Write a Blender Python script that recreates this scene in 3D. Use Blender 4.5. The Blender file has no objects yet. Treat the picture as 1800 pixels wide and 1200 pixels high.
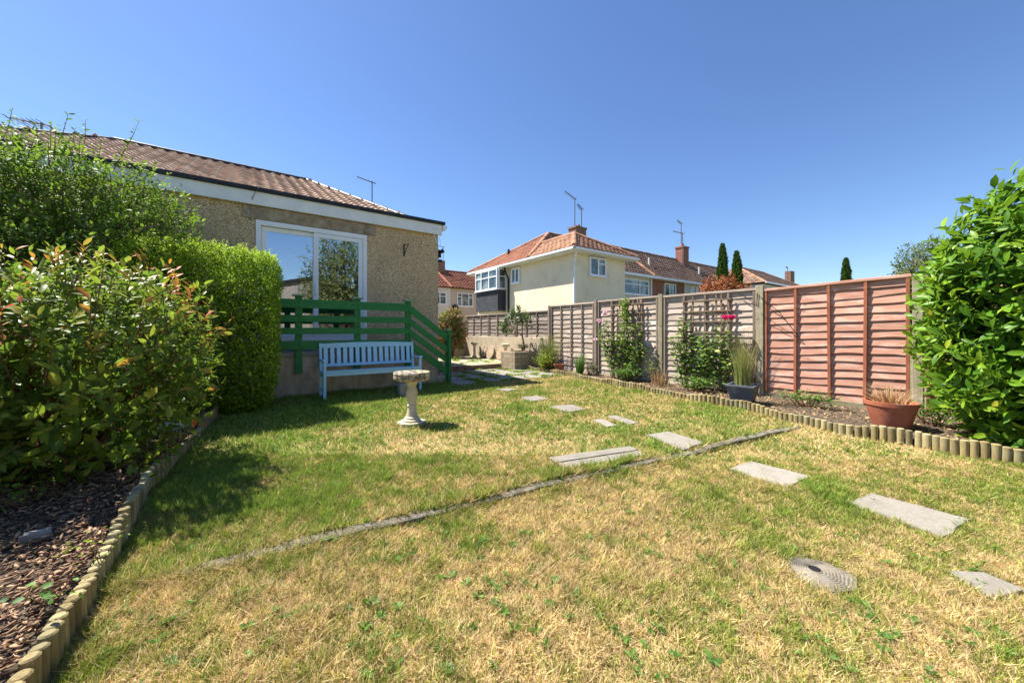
import bpy, bmesh, math, random
import numpy as np
from mathutils import Vector, Matrix
random.seed(7); rng = np.random.default_rng(7)
SC = bpy.context.scene; COL = SC.collection
R = math.radians
# ------------------------------------------------------------------ camera, sky, sun, exposure
# World frame: x runs along the back wall of the house, y runs along the boundary fence.
H = 1.15; F = 650.0; HOR = 581.0; CA, SA = 0.8101, 0.5863
cam_d = bpy.data.cameras.new('camera'); cam = bpy.data.objects.new('camera', cam_d); COL.objects.link(cam)
cam.location = (0, 0, H); cam.rotation_euler = (R(90), 0, -math.atan2(SA, CA))
cam_d.sensor_width = 36; cam_d.lens = 36*F/1800; cam_d.shift_y = -(600-HOR)/1800
cam_d.clip_start = 0.05; cam_d.clip_end = 2000
SC.camera = cam
SUNH = Vector((-0.57, 0.8216, 0)); EL = R(57)
world = bpy.data.worlds.new('World'); SC.world = world; world.use_nodes = True
wn = world.node_tree; sky = wn.nodes.new('ShaderNodeTexSky'); sky.sky_type = 'NISHITA'; sky.sun_disc = False
sky.sun_elevation = EL; sky.sun_rotation = math.atan2(SUNH.x, SUNH.y); sky.altitude = 30
sky.air_density = 1.0; sky.dust_density = 0.2; sky.ozone_density = 5.0
hs = wn.nodes.new('ShaderNodeHueSaturation'); hs.inputs['Saturation'].default_value = 1.08; hs.inputs['Hue'].default_value = 0.506
wn.links.new(sky.outputs[0], hs.inputs['Color']); wn.links.new(hs.outputs[0], wn.nodes['Background'].inputs[0]); wn.nodes['Background'].inputs[1].default_value = 0.077
sd = bpy.data.lights.new('sun', 'SUN'); sd.energy = 5.0; sd.angle = R(0.5); sd.color = (1, 0.94, 0.84)
sun = bpy.data.objects.new('sun', sd); COL.objects.link(sun)
tosun = Vector((SUNH.x*math.cos(EL), SUNH.y*math.cos(EL), math.sin(EL)))
sun.rotation_euler = tosun.to_track_quat('Z', 'Y').to_euler()
SC.view_settings.view_transform = 'Standard'; SC.view_settings.look = 'None'
SC.view_settings.exposure = 1.30; SC.view_settings.gamma = 1
SC.render.resolution_x = 1024; SC.render.resolution_y = 682

# ------------------------------------------------------------------ survey helpers
def ray(px):
    a = (px-900)/F
    return CA*a+SA, -SA*a+CA
def G(px, py, z=0.0):                     # ground point seen at a photo position
    Y = F*(H-z)/(py-HOR); dx, dy = ray(px); return (dx*Y, dy*Y)
def xat(px, y): dx, dy = ray(px); return dx/dy*y
def yat(px, x): dx, dy = ray(px); return dy/dx*x
def depth(x, y): return SA*x+CA*y
def lateral(x, y): return CA*x-SA*y

# ------------------------------------------------------------------ mesh helpers
class MB:
    def __init__(s): s.v = []; s.f = []; s.a = []
    def add(s, vs, fs, val=None):
        n = len(s.v); s.v += [tuple(v) for v in vs]; s.f += [tuple(i+n for i in f) for f in fs]
        s.a += [random.random() if val is None else val]*len(vs); return s
    def box(s, x0, y0, z0, x1, y1, z1, val=None):
        return s.add([(x0,y0,z0),(x1,y0,z0),(x1,y1,z0),(x0,y1,z0),(x0,y0,z1),(x1,y0,z1),(x1,y1,z1),(x0,y1,z1)],
                     [(0,3,2,1),(4,5,6,7),(0,1,5,4),(1,2,6,5),(2,3,7,6),(3,0,4,7)], val)
    def prism(s, poly, z0, z1, val=None):
        n = len(poly); z1s = z1 if hasattr(z1, '__len__') else [z1]*n
        vs = [(p[0],p[1],z0) for p in poly]+[(p[0],p[1],z1s[i]) for i, p in enumerate(poly)]
        fs = [tuple(range(n-1,-1,-1)), tuple(range(n, 2*n))]+[(i,(i+1)%n,n+(i+1)%n,n+i) for i in range(n)]
        return s.add(vs, fs, val)
    def xprism(s, yz, x0, x1, val=None):     # polygon in y,z extruded along x
        n = len(yz); vs = [(x0,p[0],p[1]) for p in yz]+[(x1,p[0],p[1]) for p in yz]
        fs = [tuple(range(n)), tuple(range(2*n-1,n-1,-1))]+[(i,n+i,n+(i+1)%n,(i+1)%n) for i in range(n)]
        return s.add(vs, fs, val)
    def yprism(s, xz, y0, y1, val=None):
        n = len(xz); vs = [(p[0],y0,p[1]) for p in xz]+[(p[0],y1,p[1]) for p in xz]
        fs = [tuple(range(n)), tuple(range(2*n-1,n-1,-1))]+[(i,n+i,n+(i+1)%n,(i+1)%n) for i in range(n)]
        return s.add(vs, fs, val)
    def tube(s, pts, rs, n=8, val=None, cap=True):
        pts = [Vector(p) for p in pts]
        if not hasattr(rs, '__len__'): rs = [rs]*len(pts)
        vs = []; fs = []
        for i, p in enumerate(pts):
            d = (pts[min(i+1, len(pts)-1)]-pts[max(i-1, 0)]).normalized()
            up = Vector((0,0,1)) if abs(d.z) < 0.95 else Vector((1,0,0))
            a = d.cross(up).normalized(); b = d.cross(a)
            for k in range(n):
                t = 2*math.pi*k/n; vs.append(p+(a*math.cos(t)+b*math.sin(t))*rs[i])
        for i in range(len(pts)-1):
            for k in range(n):
                fs.append((i*n+k, i*n+(k+1)%n, (i+1)*n+(k+1)%n, (i+1)*n+k))
        if cap: fs += [tuple(range(n-1,-1,-1)), tuple((len(pts)-1)*n+k for k in range(n))]
        return s.add(vs, fs, val)
    def lathe(s, prof, c=(0,0,0), n=32, val=None, sq=0):
        vs = []; fs = []
        for r, z in prof:
            for k in range(n):
                t = 2*math.pi*k/n; vs.append((c[0]+r*math.cos(t), c[1]+r*math.sin(t), c[2]+z))
        for i in range(len(prof)-1):
            for k in range(n): fs.append((i*n+k, i*n+(k+1)%n, (i+1)*n+(k+1)%n, (i+1)*n+k))
        fs += [tuple(range(n-1,-1,-1)), tuple((len(prof)-1)*n+k for k in range(n))]
        return s.add(vs, fs, val)
    def bar(s, p, q, w, h, up=(0,0,1), val=None):   # rectangular bar from p to q
        p = Vector(p); q = Vector(q); d = (q-p).normalized(); u = Vector(up)
        a = d.cross(u).normalized()*w/2; b = a.cross(d).normalized()*h/2
        vs = [p-a-b, p+a-b, p+a+b, p-a+b, q-a-b, q+a-b, q+a+b, q-a+b]
        return s.add(vs, [(0,1,2,3),(7,6,5,4),(0,4,5,1),(1,5,6,2),(2,6,7,3),(3,7,4,0)], val)
    def build(s, name, m, parent=None, bevel=0, smooth=False):
        me = bpy.data.meshes.new(name); me.from_pydata(s.v, [], s.f)
        at = me.attributes.new('v', 'FLOAT', 'POINT'); at.data.foreach_set('value', s.a)
        bm = bmesh.new(); bm.from_mesh(me); bmesh.ops.recalc_face_normals(bm, faces=bm.faces); bm.to_mesh(me); bm.free()
        me.materials.append(m); o = bpy.data.objects.new(name, me); COL.objects.link(o); setpar(o, parent)
        if smooth:
            me.polygons.foreach_set('use_smooth', [True]*len(me.polygons))
            me.set_sharp_from_angle(angle=R(38))
        if bevel:
            b = o.modifiers.new('bevel', 'BEVEL'); b.width = bevel; b.segments = 2; b.limit_method = 'ANGLE'
        return o
def setpar(o, parent):
    if parent is not None:
        o.parent = parent
        o.matrix_parent_inverse = Matrix.Translation(parent.location).inverted() if parent.parent is None and parent.type == 'EMPTY' else Matrix.Identity(4)
def tag(o, label=None, cat=None, group=None, kind=None):
    if label: o['label'] = label
    if cat: o['category'] = cat
    if group: o['group'] = group
    if kind: o['kind'] = kind
    return o
def thing(name, label, cat, loc, group=None):
    o = bpy.data.objects.new(name, None); COL.objects.link(o); o.location = loc; o.empty_display_size = 0.1
    return tag(o, label, cat, group)
def npmesh(name, V, Fa, m, parent=None, attrs=None, cols=None, smooth=False):
    V = np.asarray(V, np.float32); Fa = np.asarray(Fa, np.int32); nf, k = Fa.shape
    me = bpy.data.meshes.new(name); me.vertices.add(len(V)); me.vertices.foreach_set('co', V.ravel())
    me.loops.add(nf*k); me.loops.foreach_set('vertex_index', Fa.ravel())
    me.polygons.add(nf); me.polygons.foreach_set('loop_start', np.arange(nf, dtype=np.int32)*k)
    if smooth: me.polygons.foreach_set('use_smooth', np.ones(nf, bool))
    me.update(calc_edges=True)
    for nm, arr in (attrs or {}).items():
        me.attributes.new(nm, 'FLOAT', 'POINT').data.foreach_set('value', np.asarray(arr, np.float32))
    if cols is not None:
        c4 = np.ones((len(V), 4), np.float32); c4[:, :3] = cols
        me.attributes.new('col', 'FLOAT_COLOR', 'POINT').data.foreach_set('color', c4.ravel())
    me.materials.append(m); o = bpy.data.objects.new(name, me); COL.objects.link(o); setpar(o, parent); return o

# ------------------------------------------------------------------ materials
class NT:
    def __init__(s, name):
        s.m = bpy.data.materials.new(name); s.m.use_nodes = True; s.t = s.m.node_tree; s.b = s.t.nodes['Principled BSDF']
        s.pos = s.n('ShaderNodeNewGeometry').outputs['Position']
    def n(s, typ, **kw):
        o = s.t.nodes.new(typ)
        for k, v in kw.items(): setattr(o, k, v)
        return o
    def l(s, a, b): s.t.links.new(a, b)
    def mapv(s, sc=(1,1,1), src=None):
        o = s.n('ShaderNodeMapping'); o.inputs['Scale'].default_value = sc; s.l(src or s.pos, o.inputs[0]); return o.outputs[0]
    def noise(s, scale, detail=5, rough=.6, src=None, dist=0):
        o = s.n('ShaderNodeTexNoise'); o.inputs['Scale'].default_value = scale; o.inputs['Detail'].default_value = detail
        o.inputs['Roughness'].default_value = rough; o.inputs['Distortion'].default_value = dist; s.l(src or s.pos, o.inputs['Vector']); return o.outputs['Fac']
    def ramp(s, fac, stops):
        o = s.n('ShaderNodeValToRGB'); e = o.color_ramp.elements
        while len(e) < len(stops): e.new(0.5)
        for i, (p, c) in enumerate(stops):
            e[i].position = p; e[i].color = (*c, 1) if hasattr(c, '__len__') else (c, c, c, 1)
        s.l(fac, o.inputs[0]); return o.outputs[0]
    def mix(s, fac, a, b, mode='MIX'):
        o = s.n('ShaderNodeMix'); o.data_type = 'RGBA'; o.blend_type = mode
        for sock, v in ((o.inputs[0], fac), (o.inputs[6], a), (o.inputs[7], b)):
            if hasattr(v, 'links'): s.l(v, sock)
            elif hasattr(v, '__len__'): sock.default_value = (*v, 1)
            else: sock.default_value = v
        return o.outputs[2]
    def attr(s, nm):
        o = s.n('ShaderNodeAttribute'); o.attribute_name = nm; return o
    def base(s, c):
        if hasattr(c, 'links'): s.l(c, s.b.inputs['Base Color'])
        else: s.b.inputs['Base Color'].default_value = (*c, 1)
    def bump(s, h, strength=.5, dist=.01):
        o = s.n('ShaderNodeBump'); o.inputs['Strength'].default_value = strength; o.inputs['Distance'].default_value = dist
        s.l(h, o.inputs['Height']); s.l(o.outputs[0], s.b.inputs['Normal'])
    def rs(s, rough, spec=.3):
        s.b.inputs['Roughness'].default_value = rough; s.b.inputs['Specular IOR Level'].default_value = spec; return s.m
def mat(name, c1, c2, scale=6, rough=.8, bump=.3, bscale=40, bd=.006, spec=.3, stretch=(1,1,1), lo=.35, hi=.65, c3=None, s3=3, r3=(.55,.7), byattr=0):
    t = NT(name); p = t.mapv(stretch)
    c = t.ramp(t.noise(scale, src=p), [(lo, c1), (hi, c2)])
    if c3: c = t.mix(t.ramp(t.noise(s3, 6, .65), [(r3[0], 0.0), (r3[1], 1.0)]), c, c3)
    if byattr:
        f = t.ramp(t.attr('v').outputs['Fac'], [(0, 1-byattr), (1, 1+byattr)]); c = t.mix(1.0, c, f, 'MULTIPLY')
    t.base(c)
    if bump: t.bump(t.noise(bscale, 6, .7, src=p), bump, bd)
    return t.rs(rough, spec)
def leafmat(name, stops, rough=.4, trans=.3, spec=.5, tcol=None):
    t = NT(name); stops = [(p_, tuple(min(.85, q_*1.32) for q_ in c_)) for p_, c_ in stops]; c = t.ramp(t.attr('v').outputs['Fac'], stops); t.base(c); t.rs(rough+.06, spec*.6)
    tr = t.n('ShaderNodeBsdfTranslucent'); tc = t.mix(.5, c, tcol or (.25,.42,.04)); t.l(tc, tr.inputs[0])
    mx = t.n('ShaderNodeMixShader'); mx.inputs[0].default_value = trans
    t.l(t.b.outputs[0], mx.inputs[1]); t.l(tr.outputs[0], mx.inputs[2])
    t.l(mx.outputs[0], t.t.nodes['Material Output'].inputs[0]); return t.m
def brickmat(name, c1, c2, mortar, bw=.225, bh=.075, rough=.85):
    t = NT(name); sx = t.n('ShaderNodeSeparateXYZ'); t.l(t.pos, sx.inputs[0]); ad = t.n('ShaderNodeMath'); t.l(sx.outputs[0], ad.inputs[0]); t.l(sx.outputs[1], ad.inputs[1])
    cb = t.n('ShaderNodeCombineXYZ'); t.l(ad.outputs[0], cb.inputs[0]); t.l(sx.outputs[2], cb.inputs[1])
    b = t.n('ShaderNodeTexBrick'); t.l(cb.outputs[0], b.inputs[0]); b.inputs['Scale'].default_value = 1
    b.inputs['Brick Width'].default_value = bw; b.inputs['Row Height'].default_value = bh; b.inputs['Mortar Size'].default_value = .008
    b.inputs['Color1'].default_value = (*c1,1); b.inputs['Color2'].default_value = (*c2,1); b.inputs['Mortar'].default_value = (*mortar,1)
    t.base(t.mix(t.ramp(t.noise(9), [(.3,0.0),(.8,.5)]), b.outputs[0], tuple(x*.5 for x in c1)))
    t.bump(b.outputs['Fac'], .6, -.006); return t.rs(rough, .2)

M = {}
# pebbledash: stone chips in a sandy render
t = NT('pebbledash'); vo = t.n('ShaderNodeTexVoronoi'); vo.inputs['Scale'].default_value = 75; t.l(t.pos, vo.inputs['Vector'])
sp = t.n('ShaderNodeSeparateColor'); t.l(vo.outputs['Color'], sp.inputs[0])
c = t.ramp(sp.outputs[0], [(0,(.24,.15,.075)),(.35,(.52,.375,.21)),(.75,(.66,.50,.30)),(1,(.84,.70,.48))])
c = t.mix(t.ramp(t.noise(1.3,6,.6), [(.4,0.0),(.75,.45)]), c, (.46,.32,.18)); t.base(c)
t.bump(vo.outputs['Distance'], .8, -.012); M['dash'] = t.rs(.9,.2)
M['lintel'] = mat('lintel_render', (.25,.19,.13), (.40,.32,.22), 9, .9, .7, 60, .012, c3=(.14,.11,.08), s3=4)
M['white'] = mat('white_paint', (.70,.71,.70), (.80,.80,.78), 3, .45, .05, 30, .002, .4, c3=(.56,.55,.51), s3=5, r3=(.6,.8))
M['upvc'] = mat('white_plastic', (.78,.79,.80), (.82,.83,.83), 3, .25, 0, spec=.5)
M['bitumen'] = mat('black_felt', (.012,.013,.016), (.03,.032,.037), 8, .5, .2, 30)
M['green'] = mat('green_paint', (.016,.155,.038), (.024,.205,.050), 5, .5, .2, 60, .002, .35, stretch=(1,1,6), c3=(.045,.24,.085), s3=14, r3=(.6,.72))
M['greencap'] = mat('pale_green_paint', (.20,.36,.22), (.28,.42,.28), 9, .6, .1)
M['blue'] = mat('pale_blue_paint', (.38,.66,.86), (.44,.72,.89), 8, .5, .15, 60, .002, .4, c3=(.28,.50,.70), s3=7, r3=(.6,.75))
M['slab'] = mat('weathered_concrete', (.44,.34,.235), (.58,.47,.345), 4, .9, .4, 35, .006, c3=(.21,.175,.12), s3=2.3, stretch=(3,3,.8), r3=(.5,.72))
M['slabtop'] = mat('concrete_top', (.30,.27,.22), (.40,.36,.30), 6, .9, .3, 40)
M['paving'] = mat('paving_concrete', (.225,.205,.17), (.285,.26,.22), 55, .95, .35, 110, .004, c3=(.18,.165,.125), s3=6, r3=(.5,.75), byattr=.12)
M['stone'] = mat('grey_stone', (.20,.19,.18), (.33,.31,.28), 8, .9, .6, 35, .01)
M['kerb'] = mat('kerb_concrete', (.14,.125,.095), (.25,.225,.18), 14, .95, .9, 45, .014, c3=(.10,.09,.065), s3=9, r3=(.47,.62))
M['discs'] = mat('weathered_disc', (.15,.13,.10), (.25,.22,.175), 14, .95, .5, 45, .006)
M['render'] = mat('buff_render', (.40,.33,.24), (.50,.42,.31), 3, .9, .25, 30, c3=(.30,.24,.17), s3=1.6)
M['bathstone'] = mat('cast_stone', (.46,.41,.30), (.58,.53,.41), 10, .9, .5, 60, .004, c3=(.46,.36,.14), s3=5, r3=(.58,.75))
M['lichen'] = mat('lichen_stone', (.14,.11,.075), (.47,.42,.33), 22, .95, .9, 50, .008, c3=(.40,.29,.08), s3=11, r3=(.52,.62), lo=.42, hi=.58)
def wood(name, c1, c2, c3, r3=(.55,.7), ba=.16, sy=(26,1.4,26)):
    t = NT(name); p = t.mapv(sy); g = t.noise(3.2, 7, .65, src=p, dist=.4)
    c = t.ramp(g, [(.3,c1),(.7,c2)]); c = t.mix(t.ramp(t.noise(2.4,5,.6, src=t.mapv((1,1,4))), [(r3[0],0.0),(r3[1],.8)]), c, c3)
    vo = t.n('ShaderNodeTexVoronoi'); vo.inputs['Scale'].default_value = 3.1; t.l(t.mapv((1,1,2.2)), vo.inputs['Vector'])
    c = t.mix(t.ramp(vo.outputs['Distance'], [(.05,.75),(.12,0.0)]), c, tuple(x*.45 for x in c1))
    f = t.ramp(t.attr('v').outputs['Fac'], [(0,1-ba),(1,1+ba)]); t.base(t.mix(1.0, c, f, 'MULTIPLY')); t.bump(g, .5, .004); return t.rs(.85,.2)
M['greywood'] = wood('grey_fence_wood', (.30,.235,.185), (.56,.465,.39), (.62,.55,.48), ba=.2)
M['greywood2'] = wood('dark_grey_fence_wood', (.17,.135,.115), (.36,.30,.265), (.42,.36,.32), ba=.25)
M['greybatten'] = wood('grey_batten_wood', (.15,.115,.09), (.29,.23,.19), (.33,.27,.22), sy=(26,26,1.4))
M['pinkwood'] = wood('red_stained_wood', (.38,.175,.12), (.58,.33,.245), (.62,.40,.32), ba=.16, r3=(.5,.62))
M['pinkbatten'] = wood('red_batten_wood', (.22,.07,.035), (.36,.13,.075), (.38,.16,.10), sy=(26,26,1.4))
M['trellis'] = wood('brown_trellis_wood', (.13,.085,.055), (.25,.18,.125), (.30,.23,.17), sy=(26,26,1.4))
M['post'] = wood('green_treated_post', (.21,.18,.115), (.37,.33,.23), (.42,.39,.30), sy=(26,26,1.2))
M['log'] = wood('edging_log_wood', (.17,.13,.055), (.34,.265,.125), (.31,.29,.17), r3=(.45,.65), sy=(30,30,3), ba=.38)
M['logtop'] = M['log']
M['bark'] = mat('bark', (.10,.07,.045), (.20,.155,.11), 12, .95, .8, 30, .01, stretch=(1,1,.3))
M['twig'] = mat('red_brown_twig', (.12,.055,.03), (.22,.11,.06), 12, .8, .3)
M['soil'] = mat('soil', (.045,.032,.022), (.12,.09,.062), 20, 1, 1, 50, .02, c3=(.17,.135,.095), s3=14, r3=(.5,.62))
M['tile'] = mat('concrete_roof_tile', (.56,.345,.215), (.76,.53,.375), 2.5, .9, .3, 50, .004, c3=(.42,.29,.15), s3=5, r3=(.52,.7), byattr=.3)
M['redtile'] = mat('red_clay_tile', (.22,.075,.042), (.31,.12,.07), 2, .85, .3, 40, .01, c3=(.20,.10,.05), s3=1.5, byattr=.25)
M['orangetile'] = mat('orange_clay_tile', (.26,.125,.072), (.37,.205,.125), 2, .85, .3, 40, .01, c3=(.32,.21,.05), s3=2, r3=(.6,.7), byattr=.25)
M['browntile'] = mat('brown_roof_tile', (.17,.10,.07), (.27,.165,.12), 2, .9, .3, 40, .01, c3=(.30,.20,.13), s3=1.2, r3=(.5,.7), byattr=.35)
M['cream'] = mat('cream_render', (.76,.66,.47), (.82,.73,.54), .8, .9, .1, 30, c3=(.64,.56,.40), s3=1.4, r3=(.5,.75), stretch=(1,1,.3))
M['paleren'] = mat('pale_render', (.60,.58,.53), (.68,.66,.61), .8, .9, .1, 30)
M['pinkren'] = mat('pinkish_render', (.50,.40,.33), (.58,.47,.39), .8, .9, .1, 30)
M['brick'] = brickmat('red_brick', (.26,.085,.05), (.36,.14,.085), (.32,.27,.22))
M['oldbrick'] = brickmat('old_brown_brick', (.22,.11,.07), (.32,.17,.11), (.27,.23,.18))
M['stonebrick'] = brickmat('buff_stone_block', (.33,.26,.17), (.42,.35,.25), (.22,.18,.13), .3, .11)
M['slate'] = brickmat('hung_slate', (.055,.06,.075), (.085,.09,.105), (.02,.02,.025), .3, .16)
M['metal'] = mat('aerial_metal', (.10,.11,.13), (.18,.19,.21), 8, .5, 0)
M['black'] = mat('black_iron', (.012,.012,.013), (.02,.02,.021), 8, .5, .1)
M['terra'] = mat('terracotta', (.33,.10,.055), (.42,.15,.085), 6, .7, .2, 30, c3=(.48,.30,.22), s3=4, r3=(.58,.75))
M['greypot'] = mat('grey_planter', (.075,.09,.115), (.115,.13,.155), 5, .6, .15, c3=(.20,.21,.22), s3=7, r3=(.62,.75))
M['curtain'] = mat('curtain_cloth', (.50,.60,.60), (.62,.70,.69), 4, .9, .1)
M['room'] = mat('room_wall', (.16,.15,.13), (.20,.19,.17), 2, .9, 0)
t = NT('door_glass'); t.base((.9,.93,.92)); t.rs(.0,.5)
gl = t.n('ShaderNodeBsdfGlossy'); gl.inputs['Roughness'].default_value = .012; gl.inputs['Color'].default_value = (.88,.93,.97,1)
tp = t.n('ShaderNodeBsdfTransparent'); tp.inputs[0].default_value = (.75,.80,.78,1)
lw = t.n('ShaderNodeLayerWeight'); lw.inputs['Blend'].default_value = .35
rp = t.ramp(lw.outputs['Facing'], [(0,.42),(1,1.0)]); mx = t.n('ShaderNodeMixShader'); t.l(rp, mx.inputs[0]); t.l(tp.outputs[0], mx.inputs[1]); t.l(gl.outputs[0], mx.inputs[2])
t.l(mx.outputs[0], t.t.nodes['Material Output'].inputs[0]); M['glass'] = t.m
t = NT('far_window_glass'); t.base(t.ramp(t.noise(1.5,4), [(.35,(.02,.035,.04)),(.5,(.09,.14,.14)),(.62,(.30,.34,.33))])); M['farglass'] = t.rs(.06,.9)
# foliage
M['photinia'] = leafmat('photinia_leaf', [(0,(.045,.080,.012)),(.45,(.11,.165,.020)),(.80,(.24,.27,.030)),(.93,(.32,.21,.04)),(1,(.50,.085,.035))], .38, .42, .4)
M['hedge'] = leafmat('hedge_leaf', [(0,(.06,.11,.008)),(.6,(.17,.26,.014)),(1,(.38,.46,.04))], .45, .48)
M['bush'] = leafmat('bush_leaf', [(0,(.045,.090,.012)),(.6,(.12,.195,.020)),(1,(.24,.32,.04))], .5, .42)
M['laurel'] = leafmat('laurel_leaf', [(0,(.022,.07,.008)),(.5,(.085,.18,.012)),(.93,(.25,.37,.03)),(1,(.42,.38,.05))], .34, .30, .4, (.30,.50,.03))
M['rose'] = leafmat('rose_leaf', [(0,(.035,.075,.018)),(.6,(.095,.165,.030)),(.9,(.20,.27,.05)),(1,(.28,.32,.06))], .45, .25)
M['grassleaf'] = leafmat('tall_grass_leaf', [(0,(.10,.13,.035)),(.6,(.22,.24,.08)),(1,(.42,.35,.16))], .6, .25, .3)
M['weed'] = leafmat('weed_leaf', [(0,(.035,.10,.015)),(1,(.10,.20,.03))], .45, .3)
M['redleaf'] = leafmat('red_leaf', [(0,(.07,.030,.012)),(.5,(.20,.060,.022)),(1,(.27,.13,.035))], .45, .25, .4, (.5,.15,.03))
M['cypress'] = leafmat('cypress_leaf', [(0,(.018,.050,.014)),(1,(.065,.125,.028))], .6, .15, .2)
M['treeleaf'] = leafmat('tree_leaf', [(0,(.05,.07,.025)),(1,(.16,.17,.06))], .6, .2, .2)
M['mixbush'] = leafmat('mottled_leaf', [(0,(.04,.07,.02)),(.5,(.13,.17,.035)),(.75,(.30,.14,.06)),(1,(.42,.13,.08))], .5, .25)
M['magnolia'] = leafmat('leathery_leaf', [(0,(.03,.05,.02)),(1,(.11,.15,.05))], .35, .15)
M['dead'] = leafmat('dead_stalk', [(0,(.22,.13,.06)),(1,(.45,.32,.17))], .8, .1, .1, (.4,.25,.1))
M['pinkpetal'] = leafmat('pink_petal', [(0,(.74,.40,.47)),(1,(.84,.58,.63))], .6, .2, .2, (.8,.4,.5))
M['magpetal'] = leafmat('magenta_petal', [(0,(.55,.02,.14)),(1,(.75,.06,.26))], .6, .2, .2, (.8,.1,.3))
def colmat(name, rough, tr):
    t = NT(name); c = t.attr('col').outputs['Color']; t.base(c); t.rs(rough, .2)
    if tr:
        b = t.n('ShaderNodeBsdfTranslucent'); t.l(c, b.inputs[0]); mx = t.n('ShaderNodeMixShader'); mx.inputs[0].default_value = tr
        t.l(t.b.outputs[0], mx.inputs[1]); t.l(b.outputs[0], mx.inputs[2]); t.l(mx.outputs[0], t.t.nodes['Material Output'].inputs[0])
    return t.m
M['blade'] = colmat('grass_blade', .6, .3)
M['lawn'] = colmat('lawn_thatch', .95, 0)
M['chip'] = colmat('bark_chip', .75, 0)

# ------------------------------------------------------------------ numpy noise
def vnoise(x, y, s, seed=0):
    x = np.asarray(x)*s+seed*17.3+100; y = np.asarray(y)*s+seed*5.1+100
    def h(i, j): return np.modf(np.abs(np.sin(i*127.1+j*311.7+seed*74.7)*43758.5453))[0]
    xi = np.floor(x); yi = np.floor(y); fx = x-xi; fy = y-yi; fx = fx*fx*(3-2*fx); fy = fy*fy*(3-2*fy)
    return (h(xi,yi)*(1-fx)+h(xi+1,yi)*fx)*(1-fy)+(h(xi,yi+1)*(1-fx)+h(xi+1,yi+1)*fx)*fy
def fbm(x, y, s, seed=0): return .5*vnoise(x,y,s,seed)+.27*vnoise(x,y,s*2.1,seed+1)+.15*vnoise(x,y,s*4.3,seed+2)+.08*vnoise(x,y,s*9,seed+3)
def inpoly(x, y, poly):
    r = np.zeros(np.shape(x), bool); n = len(poly)
    for i in range(n):
        x0, y0 = poly[i]; x1, y1 = poly[(i+1)%n]
        if y0 == y1: continue
        r ^= ((y0 > y) != (y1 > y)) & (x < (x1-x0)*(y-y0)/(y1-y0)+x0)
    return r
LOW = -0.04
K0 = G(316,1006,LOW/2); K1 = G(1402,747,0)
def kside(x, y): return (K1[0]-K0[0])*(y-K0[1])-(K1[1]-K0[1])*(x-K0[0])   # >0: house side
def lawn_z(x, y):
    d = kside(x, y)/math.hypot(K1[0]-K0[0], K1[1]-K0[1])
    w = np.clip((np.asarray(x)-K0[0]-.1)/1.0, 0, 1)*np.clip((5.4-np.asarray(x))/.8, 0, 1)   # step fades out past the kerb's ends
    z = np.where(d > 0, 0, LOW)*w+(1-w)*LOW*np.clip(.5-d/1.5, 0, 1)
    return z+.022*(fbm(x, y, .9, 4)-.5)

# ------------------------------------------------------------------ the setting
b = MB(); b.add([(-300,-300,-.12),(400,-300,-.12),(400,400,-.12),(-300,400,-.12)], [(0,1,2,3)])
tag(b.build('ground', mat('earth', (.09,.10,.04), (.17,.15,.08), .7, 1, .3, 5)), kind='structure')
LE = [(-.60,-1.5),(-.60,.3),(-.585,1.2),(-.55,2.0),(-.54,2.9),(-.56,3.6),(-.50,4.0),(-.46,4.7),(-.40,5.3),(-.34,5.95),(-.30,6.3)]
REP = [(1800,820),(1687,801.5),(1607,784),(1487,766),(1387,739),(1300,719),(1200,702),(1111,684),(1044,671),(1000,662),(921,649)]
RE = [(5.30,-2.2),(5.26,-1.0)]+[G(*p, LOW if p[0] > 1450 else -.01) for p in REP]
lawn_poly = [(-.6,-1.5)]+LE[1:]+[(-.2,7.39),(3.62,7.39),(3.62,6.95),(6.6,6.85)]+RE[::-1]+[(5.3,-2.5),(-.6,-2.5)]
def dryness(x, y):
    d = kside(x, y); base = np.where(d < 0, .61, .42)
    base = base-np.clip((y-4.6)/1.6, 0, 1)*.34*np.clip((4.6-x)/2, 0, 1)
    base = base-.32*np.exp(-((x+.0)**2/.5+(y-3.3)**2/1.0))-.22*np.exp(-((x-4.2)**2/1.3+(y-.1)**2/.25))
    base = base-.25*np.exp(-((x-.4)**2/.7+(y-5.2)**2/1.2))-.16*np.exp(-((x-1.1)**2/.3+(y+.1)**2/.3))+.16*np.exp(-((x-1.2)**2/1+(y-1.6)**2/.15))
    n = (fbm(x, y, 1.1, 11)-.5)*1.0+(fbm(x, y, 4.5, 21)-.5)*1.0+(vnoise(x, y, 16, 31)-.5)*.55
    return np.clip(base+n, 0, 1)
gx, gy = np.meshgrid(np.arange(-.9, 7.3, .05), np.arange(-2.6, 7.45, .05)); nx = gx.shape[1]; ny = gx.shape[0]
gz = lawn_z(gx, gy)-.004; dr = dryness(gx, gy)[..., None]*.8+.1
gc = (1-dr)*np.array([.14,.16,.035])+dr*np.array([.38,.285,.13]); gc = gc*(.7+.5*fbm(gx, gy, 14, 3))[..., None]
idx = (np.arange(ny-1)[:, None]*nx+np.arange(nx-1)[None]).ravel()
cx = (gx[:-1,:-1]+.025).ravel(); cy = (gy[:-1,:-1]+.025).ravel(); idx = idx[inpoly(cx, cy, lawn_poly)]
tag(npmesh('lawn', np.stack([gx.ravel(), gy.ravel(), gz.ravel()], 1), np.stack([idx, idx+1, idx+1+nx, idx+nx], 1), M['lawn'], cols=gc.reshape(-1,3), smooth=True), kind='structure')

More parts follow.
